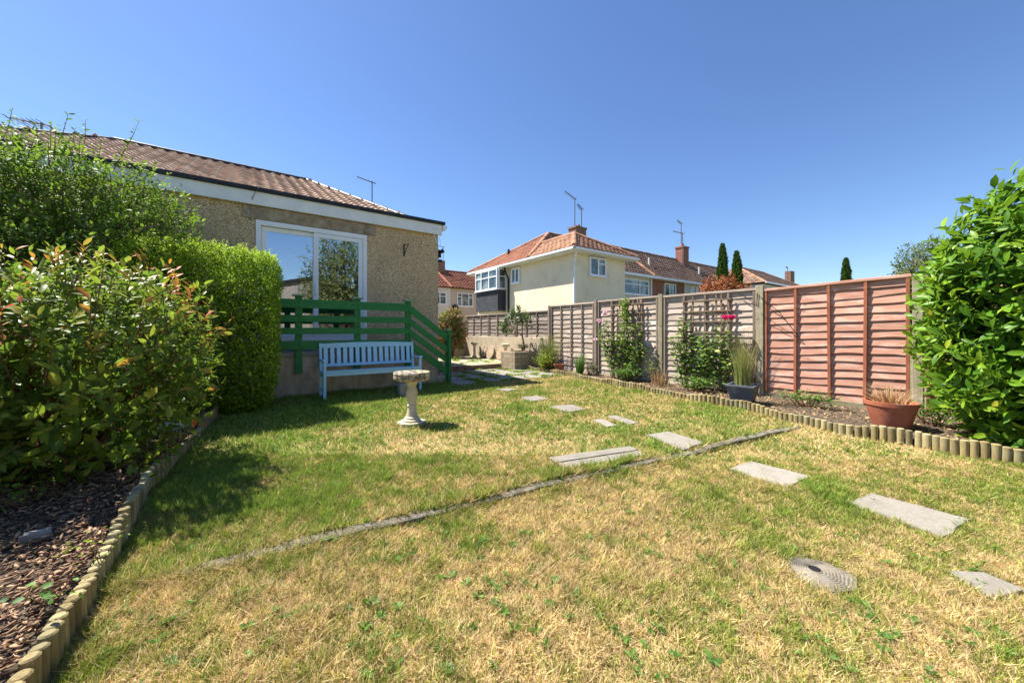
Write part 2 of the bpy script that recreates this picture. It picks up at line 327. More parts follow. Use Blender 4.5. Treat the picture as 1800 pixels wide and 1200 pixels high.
# paving slabs let into the lawn (photo corner positions turned into ground positions)
def Q(x0, y0, sc, pts): return [G(x0+p[0]/sc, y0+p[1]/sc) for p in pts]
SL = [
 (Q(900,660,3.3333,[(-90,84),(-30,76),(34,84),(-25,94)]), 'small paving slab nearest the patio, half in the house shadow'),
 (Q(900,660,3.3333,[(45,130),(150,120),(215,138),(120,153)]), 'small square paving slab in the lawn, second from the patio'),
 (Q(900,660,3.3333,[(215,183),(350,172),(437,200),(330,219)]), 'paving slab in the lawn, third from the patio'),
 (Q(900,660,3.3333,[(553,240),(612,235),(742,277),(690,290)]), 'narrow paving strip on the fence side of the split pair'),
 (Q(900,660,3.3333,[(478,262),(530,257),(622,298),(560,303)]), 'narrow grassed over paving strip on the house side of the split pair'),
 (Q(900,660,3.3333,[(790,350),(915,330),(1125,395),(1005,438)]), 'clean grey paving slab in the lawn just behind the concrete kerb'),
 (Q(900,660,3.3333,[(1255,555),(1400,508),(1750,598),(1610,667)]), 'clean grey paving slab in the lawn just in front of the concrete kerb'),
 (Q(1240,780,2.857,[(705,308),(830,252),(1330,385),(1200,478)]), 'largest paving slab in the dry front lawn, with a dark chip'),
 (Q(1240,780,2.857,[(1210,640),(1390,650),(1610,742),(1430,778)]), 'rough textured paving slab at the right edge of the front lawn')]
def jag(poly, step=.06, amp=.008):
    out = []
    for i in range(len(poly)):
        a = Vector(poly[i]); c = Vector(poly[(i+1)%len(poly)]); n = max(1, int((c-a).length/step))
        for k in range(n): out.append(tuple(a.lerp(c, k/n)+Vector((random.uniform(-amp, amp), random.uniform(-amp, amp)))))
    return out
holes = []
for poly, lab in SL:
    if kside(*poly[0]) < 0: poly = [(p[0]*(H-LOW)/H, p[1]*(H-LOW)/H) for p in poly]
    cxy = np.mean(poly, 0); z = float(lawn_z(*cxy)); holes.append(poly)
    o = MB().prism(jag(poly), z-.05, z+.014).build('paving_slab', M['paving'], bevel=.004)
    tag(o, lab, 'paving slab', 'stepping slabs let into the lawn')
# split double plank slab
dq = Q(900,660,3.3333,[(210,495),(690,428),(790,475),(320,558)]); holes.append(dq)
th = thing('plank_slab', 'pair of long concrete strips side by side beside the kerb', 'paving slab', (*np.mean(dq, 0), 0))
m0 = [(dq[0][i]+dq[3][i])/2 for i in (0,1)]; m1 = [(dq[1][i]+dq[2][i])/2 for i in (0,1)]
e = .006
MB().prism(jag([dq[0], dq[1], (m1[0],m1[1]+e), (m0[0],m0[1]+e)],.08,.004), -.05, .028).build('concrete_strip', M['paving'], th, .004)
MB().prism(jag([(m0[0],m0[1]-e), (m1[0],m1[1]-e), dq[2], dq[3]],.08,.004), -.05, .024).build('concrete_strip', M['paving'], th, .004)
# round mill-stone like stepping stone with a hole
mc = G(1446, 1013, LOW); th = thing('round_stepping_stone', 'round log patterned stepping stone with ring grooves and a dark hole', 'stepping stone', (*mc, LOW))
pa = Vector(G(1390, 986, LOW)); pb = Vector(G(1507, 1040, LOW)); rad = (pa-pb).length/2
mc = tuple((pa+pb)/2); holes.append([(mc[0]+rad*math.cos(t*.5)*.97, mc[1]+rad*math.sin(t*.5)*.97) for t in range(12)])
hc = G(1432, 1003, LOW); rings = 60; seg = 96; vs = []; fs = []
dirh = Vector(hc)-Vector(mc)
for i in range(rings+1):
    q = i/rings; cx_ = mc[0]+dirh.x*(1-q); cy_ = mc[1]+dirh.y*(1-q); rr = .022+(rad-.022)*q
    for k in range(seg):
        t_ = 2*math.pi*k/seg; w = 1+.05*math.sin(3*t_+q*4)+.03*math.sin(7*t_+1)
        zz = LOW+.012+(.0020*math.sin(q*60+.8*math.sin(2*t_))-.002 if q > .06 else 0)
        if i == rings: zz -= .03
        vs.append((cx_+rr*w*math.cos(t_), cy_+rr*w*math.sin(t_), zz))
for i in range(rings):
    for k in range(seg): fs.append((i*seg+k, i*seg+(k+1)%seg, (i+1)*seg+(k+1)%seg, (i+1)*seg+k))
MB().add(vs, fs).build('stone_disc', M['discs'], th, smooth=False)
MB().lathe([(.026,-.03),(.026,.012),(.001,.012)], (hc[0],hc[1],LOW), 16).build('hole', M['black'], th)

# concrete kerb across the lawn, broken into worn lengths
th = thing('concrete_kerb', 'worn grey concrete kerb strip crossing the lawn diagonally', 'kerb', (*K0, LOW))
ka = Vector(K0); kb = Vector(K1); kd = (kb-ka); L = kd.length; kd.normalize(); kn = Vector((-kd.y, kd.x))
t0 = 0
while t0 < L-.05:
    ln = min(random.uniform(.75,1.0), L-t0); pts0 = []; n = 24
    vs = []; fs = []; off = random.uniform(-.006,.006); zb = random.uniform(-.008,.004)
    for i in range(n+1):
        s_ = t0+ln*(.004+.992*i/n); p = ka+kd*s_+kn*off
        zt = .004+zb+.014*(vnoise(s_, 0, 6, 3)-.5)+.02*(min(1,(s_/.9))-1)-(.02 if 3.3 < s_ < 4.0 else 0)
        wa = .034+.012*vnoise(s_, 5, 9, 5); wb = .034+.012*vnoise(s_, 9, 9, 6)
        vs += [(*(p-kn*wa), -.12), (*(p-kn*wa), zt-.006), (*(p-kn*(wa-.014)), zt), (*(p+kn*(wb-.01)), zt), (*(p+kn*wb), -.12)]
    for i in range(n):
        for k in range(4): fs.append((i*5+k, i*5+k+1, (i+1)*5+k+1, (i+1)*5+k))
    fs += [(0,1,2,3,4), tuple(n*5+k for k in (4,3,2,1,0))]
    MB().add(vs, fs).build('kerb_stone', M['kerb'], th); t0 += ln

# beds
b = MB(); bp = [(-6,-2.5),(-.62,-2.5)]+[(p[0]-.03,p[1]) for p in LE]+[(-.3,7.3),(-6,7.3)]
b.prism(bp, -.1, .075); tag(b.build('left_bed_soil', M['soil']), kind='structure')
b = MB(); b.prism([(7.28,-3)]+[(7.28,8.6),(6.75,8.6)]+[(p[0]+.03,p[1]+.02) for p in RE[::-1]]+[(5.4,-3)], -.1, .03)
tag(b.build('fence_bed_soil', M['soil']), kind='structure')
# log roll edging
def edging(poly, label, z0, hfun, r=.029, tilt=.02, lim=100):
    th = thing('log_roll_edging', label, 'garden edging', (*poly[0], z0)); c = 0
    for i in range(len(poly)-1):
        a = Vector(poly[i]); q = Vector(poly[i+1]); ln = (q-a).length; n = max(1, round(ln/(2*r*1.03)))
        for k in range(n):
            p = a.lerp(q, (k+.5)/n)+Vector((random.uniform(-.004,.004), random.uniform(-.004,.004)))
            h = hfun(p, c)+random.uniform(-.006,.006); rr = r*random.uniform(.9,1.08); tx = random.uniform(-tilt,tilt); ty = random.uniform(-tilt,tilt)
            v = random.random(); m = MB(); nn = 12; vs = []
            for rad_, zz in ((rr, z0-.06), (rr, z0+h-.006), (rr-.006, z0+h)):
                for q_ in range(nn):
                    t_ = 2*math.pi*q_/nn; f_ = 1+.05*math.sin(2*t_+c)
                    vs.append((p.x+rad_*f_*math.cos(t_)+tx*(zz-z0), p.y+rad_*f_*math.sin(t_)+ty*(zz-z0), zz))
            fs = [(j*nn+q_, j*nn+(q_+1)%nn, (j+1)*nn+(q_+1)%nn, (j+1)*nn+q_) for j in range(2) for q_ in range(nn)]+[tuple(2*nn+q_ for q_ in range(nn))]
            m.add(vs, fs, v).build('log', M['log'], th, smooth=True); c += 1
    return c
lh = lambda p, c: .155+.035*math.sin(p.y*2.3)+.02*math.sin(p.y*7)
n1 = edging([p for p in LE if p[1] >= 1.15], 'log roll edging along the bark mulch bed on the left', -.03, lh, .0252)
rh = lambda p, c: .155+.02*math.sin(p.y*3)+.012*math.sin(p.y*9)
iA = [i for i, p in enumerate(RE)]
n2 = edging(RE[1:8], 'near length of log roll edging below the red fence and laurel', -.05, rh, .031)
n3 = edging(RE[7:], 'far low length of log roll edging under the climbing roses', -.03, lambda p, c: rh(p,c)*.9, .034)
print('logs', n1, n2, n3)

# patio
b = MB()
for i in range(6):
    for j in range(4):
        x0 = 3.64+i*.6+random.uniform(-.008,.008); y0 = 6.9+j*.6+random.uniform(-.008,.008); z = .02+random.uniform(-.004,.004)
        if y0 > 8.5 and x0 > 5.9: continue
        b.box(x0, y0, -.05, x0+.585, y0+.585, z)
tag(b.build('patio', M['paving'], bevel=.004), kind='structure')
b = MB(); b.prism([(3.6,6.92),(7.0,6.92),(7.0,9.3),(3.6,9.3)], -.1, -.012); tag(b.build('patio_bed', M['soil']), kind='structure')
b = MB(); b.prism([(3.6,9.4),(7.28,9.4),(7.28,13.2),(2.5,13.2)], -.1, .14); tag(b.build('upper_patio', mat('weedy_gravel', (.30,.26,.19), (.42,.37,.29), 9, .95, .8, 40, .01, c3=(.20,.23,.07), s3=4, r3=(.5,.6))), kind='structure')
th = thing('brick_step', 'low brick step edge between the two patio levels', 'step', (5,9.3,0))
for i in range(11): MB().box(3.62+i*.24, 9.28, -.05, 3.62+i*.24+.228, 9.395, .15).build('brick', M['oldbrick'], th, .004)

# ------------------------------------------------------------------ roof tile helper
def tiled(name, P0, U, V, poly, m, parent, tw=.3, ch=.3, thick=.03, roll=.028, sub=6):
    """P0 origin, U unit along the eave, V unit up the slope, poly in (u,v)"""
    P0 = np.array(P0); U = np.array(U); V = np.array(V); N = np.cross(U, V); N = N/np.linalg.norm(N)
    if N[2] < 0: N = -N
    us = [p[0] for p in poly]; vs_ = [p[1] for p in poly]; u0, u1, v0, v1 = min(us), max(us), min(vs_), max(vs_)
    verts = []; faces = []; av = []; nu = int((u1-u0)/tw*sub)+1; nv = int((v1-v0)/ch)+1
    uu = u0+np.arange(nu+1)*tw/sub; ph = (uu-u0)/tw*2*math.pi
    prof = roll*np.clip(np.sin(ph)*1.1, -.35, 1)
    for j in range(nv):
        va = v0+j*ch; vb = min(va+ch*1.03, v1); base = sum(len(x) for x in verts)
        r_ = rng.random(int((nu+1)/sub)+2); tid = (np.arange(nu+1)//sub)
        for k, (vv, h) in enumerate(((va, 0), (va, thick), (vb, 0.004))):
            pts = P0+uu[:, None]*U+vv*V+(prof+h*1.0)[:, None]*N if k else P0+uu[:, None]*U+vv*V+(prof-.005)[:, None]*N
            verts.append(pts); av.append(r_[tid])
        for k in range(2):
            for i in range(nu):
                cu = uu[i]+tw/sub/2; cv = va+ch*.5
                faces.append((base+k*(nu+1)+i, base+k*(nu+1)+i+1, base+(k+1)*(nu+1)+i+1, base+(k+1)*(nu+1)+i, cu, cv))
    f = np.array(faces); keep = inpoly(f[:,4], f[:,5], poly); Vt = np.concatenate(verts)
    return npmesh(name, Vt, f[keep][:, :4].astype(int), m, parent, attrs={'v': np.concatenate(av)})
def caps(p, q, m, parent, r=.11, ln=.35, name='ridge_tiles'):
    p = Vector(p); q = Vector(q); L = (q-p).length; n = max(1, int(L/ln)); b = MB()
    for i in range(n): b.tube([p.lerp(q, i/n), p.lerp(q, (i+1.03)/n)], [r, r*1.07], 10)
    return b.build(name, m, parent, smooth=True)
def hiproof(par, x0, x1, y0, y1, ze, xr0, xr1, yr, zr, mats, tw=.3, ch=.3, capm=None, capr=.11, faces='slne'):
    """hip roof on the eave rectangle; ridge from (xr0,yr) to (xr1,yr)"""
    o = []
    rise = zr-ze
    def slope(a, c_, top, m):  # a->c_ eave, top = list of ridge points above (in order from a side)
        A = np.array(a); C_ = np.array(c_); U = (C_-A)/np.linalg.norm(C_-A); T = np.array(top[0]); w = T-A; w = w-U*np.dot(w, U); V = w/np.linalg.norm(w)
        poly = [(0,0), (float(np.linalg.norm(C_-A)),0)]+[(float(np.dot(np.array(t)-A, U)), float(np.dot(np.array(t)-A, V))) for t in top[::-1]]
        tiled('roof_slope', A, U, V, poly, m, par, tw, ch)
        vs = [tuple(a), tuple(c_)]+[tuple(t) for t in top[::-1]]
        vs = [(v[0], v[1], v[2]-.03) for v in vs]
        MB().add(vs, [tuple(range(len(vs)))]).build('roof_felt', M['bitumen'], par)
    rl = (xr0,yr,zr); rr = (xr1,yr,zr)
    slope((x0,y0,ze),(x1,y0,ze),[rl,rr],mats[0]); slope((x1,y1,ze),(x0,y1,ze),[rr,rl],mats[0])
    if xr0 > x0+.01: slope((x0,y1,ze),(x0,y0,ze),[rl],mats[1])
    if xr1 < x1-.01: slope((x1,y0,ze),(x1,y1,ze),[rr],mats[1])
    cm = capm or mats[0]; caps(rl, rr, cm, par, capr)
    for e_, t_ in (((x0,y0,ze),rl),((x0,y1,ze),rl),((x1,y0,ze),rr),((x1,y1,ze),rr)): caps(e_, t_, cm, par, capr*.9, name='hip_tiles')

def win(par, plane, pos, a0, a1, z0, z1, mull=(.5,), trans=(), glass=None, fr=.07, d=.09, name='window'):
    """plane 'y': wall faces -y at y=pos, a is x.  plane 'x': wall faces -x at x=pos, a is y"""
    b = MB(); g = MB()
    def bx(m, A0, A1, Z0, Z1, D0, D1):
        if plane == 'y': m.box(A0, pos-D1, Z0, A1, pos-D0, Z1)
        else: m.box(pos-D1, A0, Z0, pos-D0, A1, Z1)
    e = .02
    bx(b, a0, a1, z0, z0+fr, -e, d); bx(b, a0, a1, z1-fr, z1, -e, d); bx(b, a0, a0+fr, z0+fr, z1-fr, -e, d); bx(b, a1-fr, a1, z0+fr, z1-fr, -e, d)
    for q in mull: am = a0+(a1-a0)*q; bx(b, am-fr*.5, am+fr*.5, z0+fr, z1-fr, -e, d-.004)
    for q, qa, qb in trans: zm = z0+(z1-z0)*q; bx(b, a0+(a1-a0)*qa+.03, a0+(a1-a0)*qb-.03, zm-fr*.4, zm+fr*.4, -e, d-.008)
    bx(b, a0-.04, a1+.04, z0-.05, z0-.003, 0, d+.05)
    o = b.build(name, M['upvc'], par)
    bx(g, a0+fr*.5, a1-fr*.5, z0+fr*.5, z1-fr*.5, -e, d*.4); g.build('pane', glass or M['farglass'], o)
    return o
def aerial(base, h, label, ang=0, boom=.9, name='tv_aerial', n=9, el=.14, low=False, r=.02):
    th = thing(name, label, 'aerial', base); x, y, z = base; c, s = math.cos(ang), math.sin(ang)
    MB().tube([base, (x, y, z+h)], r, 8).build('mast', M['metal'], th)
    b = MB(); b.tube([(x+c*.15, y+s*.15, z+h-.05), (x-c*boom, y-s*boom, z+h+.02)], r*.75, 6)
    for i in range(n):
        q = -.05+boom*i/(n-1)*1.0; e_ = el*(1-.4*i/n); px_, py_ = x-c*q, y-s*q
        b.tube([(px_+s*e_, py_-c*e_, z+h-.03), (px_-s*e_, py_+c*e_, z+h-.03)], r*.35, 5)
    b.build('antenna', M['metal'], th); return th

# ------------------------------------------------------------------ own house
house = thing('rendered_bungalow', 'pebbledash rendered bungalow with tiled roof behind the green railed deck', 'house', (0, 8.3, 0))
WY = 8.3; DX0, DX1, DZ0, DZ1 = .17, 2.14, .95, 3.20
b = MB(); b.box(-4.3, WY, -.1, DX0, WY+.3, 3.6); b.box(DX1, WY, -.1, 3.80, WY+.3, 3.6); b.box(DX0, WY, DZ1, DX1, WY+.3, 3.6); b.box(DX0, WY, -.1, DX1, WY+.3, DZ0)
b.box(3.5, WY+.3, -.1, 3.80, 16.4, 3.6); b.box(-4.3, WY+.3, -.1, -4.0, 16.4, 3.6); b.box(-4.0, 16.1, -.1, 3.5, 16.4, 3.6)
b.build('wall', M['dash'], house)
MB().box(-.02, WY-.025, DZ1+.01, 2.32, WY-.001, 3.44).build('lintel', M['lintel'], house, .008)
fa = MB().box(-4.4, WY-.09, 3.45, 3.86, WY-.03, 3.69).build('fascia', M['white'], house, .004)
MB().box(3.80, WY-.03, 3.50, 3.86, 12, 3.69).build('fascia', M['white'], house, .004)
MB().box(-4.4, WY-.03, 3.55, 3.80, WY, 3.69).box(3.80, WY-.03, 3.47, 3.802, WY, 3.50).build('soffit', M['white'], house)
MB().box(-4.45, WY-.14, 3.692, 3.93, WY+.10, 3.765).box(3.05, WY+.1, 3.70, 3.93, 16.3, 3.765).build('roof_edge', M['bitumen'], house, .008)
roof = thing('x', None, None, (0,0,0)); roof.name = 'roof'; setpar(roof, house)
RX0, RX1 = -4.0, 3.15; XR0, XR1, YR, ZR = -2.47, 1.5, 12.46, 5.60
hiproof(roof, RX0, RX1, 8.42, 16.5, 3.77, XR0, XR1, YR, ZR, (M['tile'], M['tile']), .23, .27, M['bitumen'], .07)
# door
door = MB(); fr = .07
def dbox(m, x0, x1, z0, z1, y0, y1): m.box(x0, y0, z0, x1, y1, z1)
dbox(door, DX0, DX1, DZ0, DZ0+.09, WY-.02, WY+.10); dbox(door, DX0, DX1, DZ1-.09, DZ1, WY-.02, WY+.10)
dbox(door, DX0, DX0+.08, DZ0+.09, DZ1-.09, WY-.02, WY+.10); dbox(door, DX1-.08, DX1, DZ0+.09, DZ1-.09, WY-.02, WY+.10)
door = door.build('patio_door', M['upvc'], house, .004)
def sash(x0, x1, y0, w=.085):
    b = MB(); z0, z1 = DZ0+.095, DZ1-.095
    b.box(x0, y0, z0, x1, y0+.05, z0+w).box(x0, y0, z1-w, x1, y0+.05, z1).box(x0, y0, z0+w, x0+w, y0+.05, z1-w).box(x1-w, y0, z0+w, x1, y0+.05, z1-w)
    b.build('sash', M['upvc'], door, .004)
    MB().box(x0+w*.6, y0+.018, z0+w*.6, x1-w*.6, y0+.024, z1-w*.6).build('pane', M['glass'], door)
sash(DX0+.085, 1.20, WY+.045); sash(1.12, DX1-.085, WY-.01)
MB().box(1.145, WY-.035, 1.85, 1.17, WY-.012, 2.10).build('handle', M['upvc'], door, .004)
# room behind the door
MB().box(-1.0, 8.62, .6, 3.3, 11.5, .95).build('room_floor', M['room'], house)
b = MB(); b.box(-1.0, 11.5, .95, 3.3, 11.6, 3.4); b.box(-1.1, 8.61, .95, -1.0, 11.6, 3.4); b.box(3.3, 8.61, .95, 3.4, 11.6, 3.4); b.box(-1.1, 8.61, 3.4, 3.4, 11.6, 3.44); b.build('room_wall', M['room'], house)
cv = []; cf = []
for i in range(61):
    x = 1.88+.20*i/60; y = 8.50+.03*math.sin(i*1.25); cv += [(x,y,1.0),(x,y,3.18)]
for i in range(60): cf.append((2*i,2*i+2,2*i+3,2*i+1))
MB().add(cv, cf).build('curtain', M['curtain'], house, smooth=True)
# fittings on the wall
xb = xat(710, WY); th = thing('wall_bracket', 'rusty black iron hanging bracket on the pebbledash wall', 'bracket', (xb, WY, 3.0))
b = MB(); b.bar((xb, WY-.012, 2.84), (xb, WY-.012, 3.13), .022, .02, (0,1,0)); b.tube([(xb, WY-.02, 2.88),(xb+.02, WY-.12, 3.0),(xb+.03, WY-.20, 3.10),(xb+.03, WY-.24, 3.08)], .009, 6); b.tube([(xb,WY-.02,3.1),(xb+.03,WY-.20,3.1)], .008, 6); b.build('iron_arm', M['black'], th)
xc = xat(770, WY); th = thing('security_light', 'small black twin security light on the house corner', 'light', (3.86, WY+.25, 2.9))
b = MB(); b.box(3.80, 8.36, 2.80, 3.84, 8.46, 2.92); b.build('mount', M['black'], th)
MB().tube([(3.84,8.41,2.86),(3.93,8.36,2.86)], .035, 12).build('sensor', M['black'], th); MB().tube([(3.87,8.39,2.94),(3.87,8.40,3.12)], [.05,.05], 12).tube([(3.86,8.36,3.05),(3.93,8.28,3.10)], [.03,.055], 12).build('lamp', M['black'], th)
MB().tube([(3.83,8.38,3.12),(3.88,8.34,3.25),(3.85,8.33,3.42),(3.87,8.32,3.50)], .006, 6).build('cable', M['upvc'], th)
th = thing('gutter', 'white gutter end with short outlet at the house corner', 'gutter', (3.9, 8.4, 3.6))
b = MB(); b.yprism([(3.862,3.68),(3.875,3.60),(3.93,3.57),(3.98,3.60),(3.995,3.68)], 8.19, 14); b.build('trough', M['upvc'], th)
th = thing('wall_stay', 'small white diagonal stay and hooks under the fascia corner', 'bracket', (3.6, 8.28, 3.4))
b = MB(); b.bar((3.66,8.282,3.47),(3.76,8.282,3.25),.02,.018,(0,1,0)); b.tube([(3.62,8.2,3.56),(3.62,8.16,3.56)],.012,8); b.tube([(3.74,8.2,3.58),(3.74,8.16,3.58)],.012,8); b.build('stay_bar', M['white'], th)
th = thing('roof_cable', 'thin grey cable looping from the roof edge down the wall', 'cable', (0,8.2,3.5))
x0 = xat(462,8.2); x1 = xat(441,8.28)
MB().tube([(x0,8.12,3.78),(x0-.04,8.14,3.77),(x0-.10,8.17,3.70),(x1+.02,8.20,3.55),(x1,8.27,3.4),(x1,8.285,3.15)], .006, 6).build('wire', M['metal'], th)
# aerials above the roof, chimney behind
mx_, my_ = xat(654, 14.0), 14.0; aerial((mx_, my_, 4.6), 2.02, 'thin tv aerial mast standing behind the bungalow roof hip', R(8), .55, n=6, el=.12)
mx_, my_ = xat(73, 11.9), 11.9; aerial((mx_, my_, 5.0), .45, 'tv aerial above the far left of the bungalow roof', R(-20), .5, n=7, el=.2)
MB().box(xat(663,17),17,5.2,xat(663,17)+.3,17.3,6.25).build('chimney', M['oldbrick'], roof)

# ------------------------------------------------------------------ deck and steps
dk = thing('concrete_deck', 'raised concrete deck with stained front below the patio door', 'deck', (1.5, 7.39, 0))
MB().box(-1.5, 7.39, -.1, 2.78, WY, .70).build('base', M['slab'], dk, .006)
MB().box(-1.5, 7.36, .702, 2.80, WY-.002, .765).build('deck_top', M['slabtop'], dk, .006)
MB().box(.1, 7.85, .767, 2.3, WY-.002, .90).build('door_step', M['slabtop'], dk, .006)
for i in range(4):
    MB().box(2.782+i*.20, 7.39, -.1, 2.98+i*.20, WY-.002, .70-.17*(i+.35)).build('step', M['slab'], dk, .006)
# ------------------------------------------------------------------ green railing
rl = thing('green_railing', 'green painted timber railing with slanted end rails beside the deck steps', 'railing', (2, 7.33, .8))
PX = [xat(525,7.33), xat(628,7.33), xat(717,7.33)]; PX = [PX[0]-1.03]+PX
for x in PX:
    p = MB().box(x-.055, 7.30, .41, x+.055, 7.38 if False else 7.355, 1.74).build('post', M['green'], rl, .004)
    MB().box(x-.095, 7.235, 1.745, x+.095, 7.40, 1.772).build('cap', M['greencap'], p, .004)
for z0, z1 in ((1.54,1.69),(1.30,1.415),(1.087,1.20),(.825,.97)):
    for i in range(3):
        xa = PX[i]-.05 if i == 0 else PX[i]; MB().box(PX[i]-.0, 7.262, z0, PX[i+1]-.004, 7.298, z1).build('rail', M['green'], rl, .003)
xe = 3.60; pe = MB().box(xe-.045, 7.302, -.05, xe+.055, 7.40, 1.16).build('post', M['green'], rl, .004)
MB().box(xe-.05, 7.299, 1.163, xe+.06, 7.405, 1.185).build('cap', M['greencap'], pe, .004)
dz = -.62
for z0, z1 in ((1.53,1.69),(1.285,1.42),(1.06,1.20),(.80,.97)):
    xa = PX[3]; MB().yprism([(xa,z0),(xe-.05,z0+dz),(xe-.05,z1+dz),(xa,z1)], 7.262, 7.298).build('slanted_rail', M['green'], rl, .003)
MB().box(xe-.05, 7.22, -.02, xe-.012, 7.30, 1.05).build('brace', M['green'], rl, .003)

# ------------------------------------------------------------------ bench
bn = thing('garden_bench', 'pale blue slatted wooden garden bench against the concrete deck', 'bench', (1.9, 7.0, 0))
BX0, BX1, BF, BB = 1.08, 2.74, 6.80, 7.18
for x in (BX0, BX1):
    MB().box(x-.022, BF-.022, -.02, x+.022, BF+.022, .635).build('leg', M['blue'], bn, .005)
    s_ = 1 if x == BX0 else -1
    MB().xprism([(BB-.02,-.02),(BB+.025,-.02),(BB+.03,.45),(BB+.085,.93),(BB+.045,.93),(BB-.015,.45)], x-.022, x+.022).build('leg', M['blue'], bn, .005)
    MB().xprism([(BF-.05,.64),(BF-.03,.668),(BB-.02,.652),(BB+.03,.648),(BB+.03,.625),(BF-.04,.636)], x-.032, x+.032).build('armrest', M['blue'], bn, .006)
    MB().box(x-.014, BF+.024, .37, x+.014, BB-.022, .43).build('side_rail', M['blue'], bn, .004)
    MB().box(x-.012, BF+.024, .12, x+.012, BB-.022, .16).build('stretcher', M['blue'], bn, .004)
MB().box(BX0+.024, BF-.018, .385, BX1-.024, BF+.010, .445).build('seat_rail', M['blue'], bn, .004)
for i in range(6): MB().box(BX0-.01, BF-.03+i*.066, .447-.004*i, BX1+.01, BF+.028+i*.066, .467-.004*i).build('seat_slat', M['blue'], bn, .004)
n = 24; top = []; 
arch = lambda q: .918+.022*(1-(2*q-1)**2)
xz = [(BX0+.024+(BX1-BX0-.048)*i/n, arch(i/n)) for i in range(n+1)]; xz2 = [(x, .845) for x, z in xz[::-1]]
MB().yprism(xz+xz2, BB+.045, BB+.075).build('top_rail', M['blue'], bn, .003)
MB().box(BX0+.024, BB+.012, .515, BX1-.024, BB+.042, .565).build('lower_rail', M['blue'], bn, .004)
for i in range(15):
    x = BX0+.085+(BX1-BX0-.17)*i/14
    MB().xprism([(BB+.020,.566),(BB+.036,.566),(BB+.068,.844),(BB+.052,.844)], x-.033, x+.033).build('back_slat', M['blue'], bn, .002)
# grey block beside deck
gb = G(713,697); MB().prism(jag([(gb[0]-.09,gb[1]),(gb[0]+.09,gb[1]),(gb[0]+.09,gb[1]+.16),(gb[0]-.09,gb[1]+.16)],.05,.012), -.02, .22).build('x', M['stone'], None, .02)
tag(bpy.data.objects['x'], 'small blue grey stone block at the deck foot under the bench end', 'stone'); bpy.data.objects['x'].name = 'stone_block'
# bird bath
bc = G(724,744.5); bb = thing('bird_bath', 'lichen covered stone bird bath on a baluster pedestal in the lawn', 'bird bath', (*bc, 0))
cc = (*bc, 0)
vs = [(bc[0]+.165*math.cos(R(22.5+45*k))*(1.08 if k%2 else 1), bc[1]+.165*math.sin(R(22.5+45*k))) for k in range(8)]
MB().prism(vs, -.03, .035).build('plinth', M['bathstone'], bb, .008)
MB().lathe([(.105,.036),(.11,.055),(.09,.07),(.088,.085),(.068,.10),(.060,.14),(.052,.19),(.050,.215),(.058,.222),(.058,.235),(.050,.245),(.060,.29),(.070,.345),(.070,.385),(.062,.43),(.052,.455),(.050,.47),(.066,.50),(.075,.525)], cc, 36).build('pedestal', M['bathstone'], bb, smooth=True)
pr = [(.08,.527),(.17,.535),(.212,.55),(.221,.57),(.217,.58),(.223,.59),(.218,.61),(.224,.625),(.215,.642),(.195,.640),(.15,.615),(.05,.60),(.001,.598)]
MB().lathe(pr, cc, 48).build('bowl', M['lichen'], bb, smooth=True)

# ------------------------------------------------------------------ fences (plane x = FX)
FX = 7.29
def lap_panel(fence, y0, y1, z0, z1, lab, wm, bmt, nb=15, nbat=5, zl=None):
    """waney lap panel between y0 (near) and y1 (far)"""
    ba = MB(); n = 48; hgt = (z1-z0)/nb
    zt = (lambda y: 0) if zl is None else (lambda y: zl*(y-y0)/(y1-y0))
    for k in range(nb):
        zb = z0+hgt*k+.01; vs = []; fs = []; sd_ = random.random()*99; dr_ = random.uniform(-.010,.010); amp = random.uniform(.012,.032)
        for i in range(n+1):
            y = y0+.02+(y1-y0-.04)*i/n; q = y*1.0
            w = amp*(vnoise(q, sd_, 1.8, 1)-.5)*2+.014*(vnoise(q, sd_, 6, 2)-.5)
            zz = zb+w+dr_*(i/n-.5)+zt(y)
            out = .033+.010*vnoise(q, sd_, 3, 4)
            vs += [(FX-out, y, zz), (FX-out+.008, y, zz), (FX-.008, y, zb+hgt+.03+zt(y)), (FX-.014, y, zb+hgt+.03+zt(y))]
        for i in range(n):
            a = i*4; c = a+4
            fs += [(a,c,c+1,a+1), (a+1,c+1,c+2,a+2), (a+3,a+2,c+2,c+3), (a,a+3,c+3,c)]
        ba.add(vs, fs)
    th = ba.build('panel', wm, fence)
    if lab: th['label'] = lab
    for i in range(nbat):
        y = y0+.035+(y1-y0-.07)*i/(nbat-1); jj = random.uniform(-.012,.012) if 0 < i < nbat-1 else 0
        MB().add([(FX-.066,y-.019+jj,z0),(FX-.046,y-.019+jj,z0),(FX-.046,y+.019+jj,z0),(FX-.066,y+.019+jj,z0),
                  (FX-.066,y-.019,z1-.01+zt(y)),(FX-.046,y-.019,z1-.01+zt(y)),(FX-.046,y+.019,z1-.01+zt(y)),(FX-.066,y+.019,z1-.01+zt(y))],
                 [(0,3,2,1),(4,5,6,7),(0,1,5,4),(1,2,6,5),(2,3,7,6),(3,0,4,7)]).build('batten', bmt, th, .003)
    MB().add([(FX-.072,y0,z1-.008),(FX+.02,y0,z1-.008),(FX+.02,y1,z1-.008+zt(y1)),(FX-.072,y1,z1-.008+zt(y1)),(FX-.072,y0,z1+.03),(FX+.02,y0,z1+.03),(FX+.02,y1,z1+.03+zt(y1)),(FX-.072,y1,z1+.03+zt(y1))],
             [(0,3,2,1),(4,5,6,7),(0,1,5,4),(1,2,6,5),(2,3,7,6),(3,0,4,7)]).build('top_rail', wm, th, .004)
def fpost(fence, y, z, m='post', w=.05): MB().box(FX-.085, y-w, -.1, FX+.02, y+w, z).build('post', M[m], fence, .006)
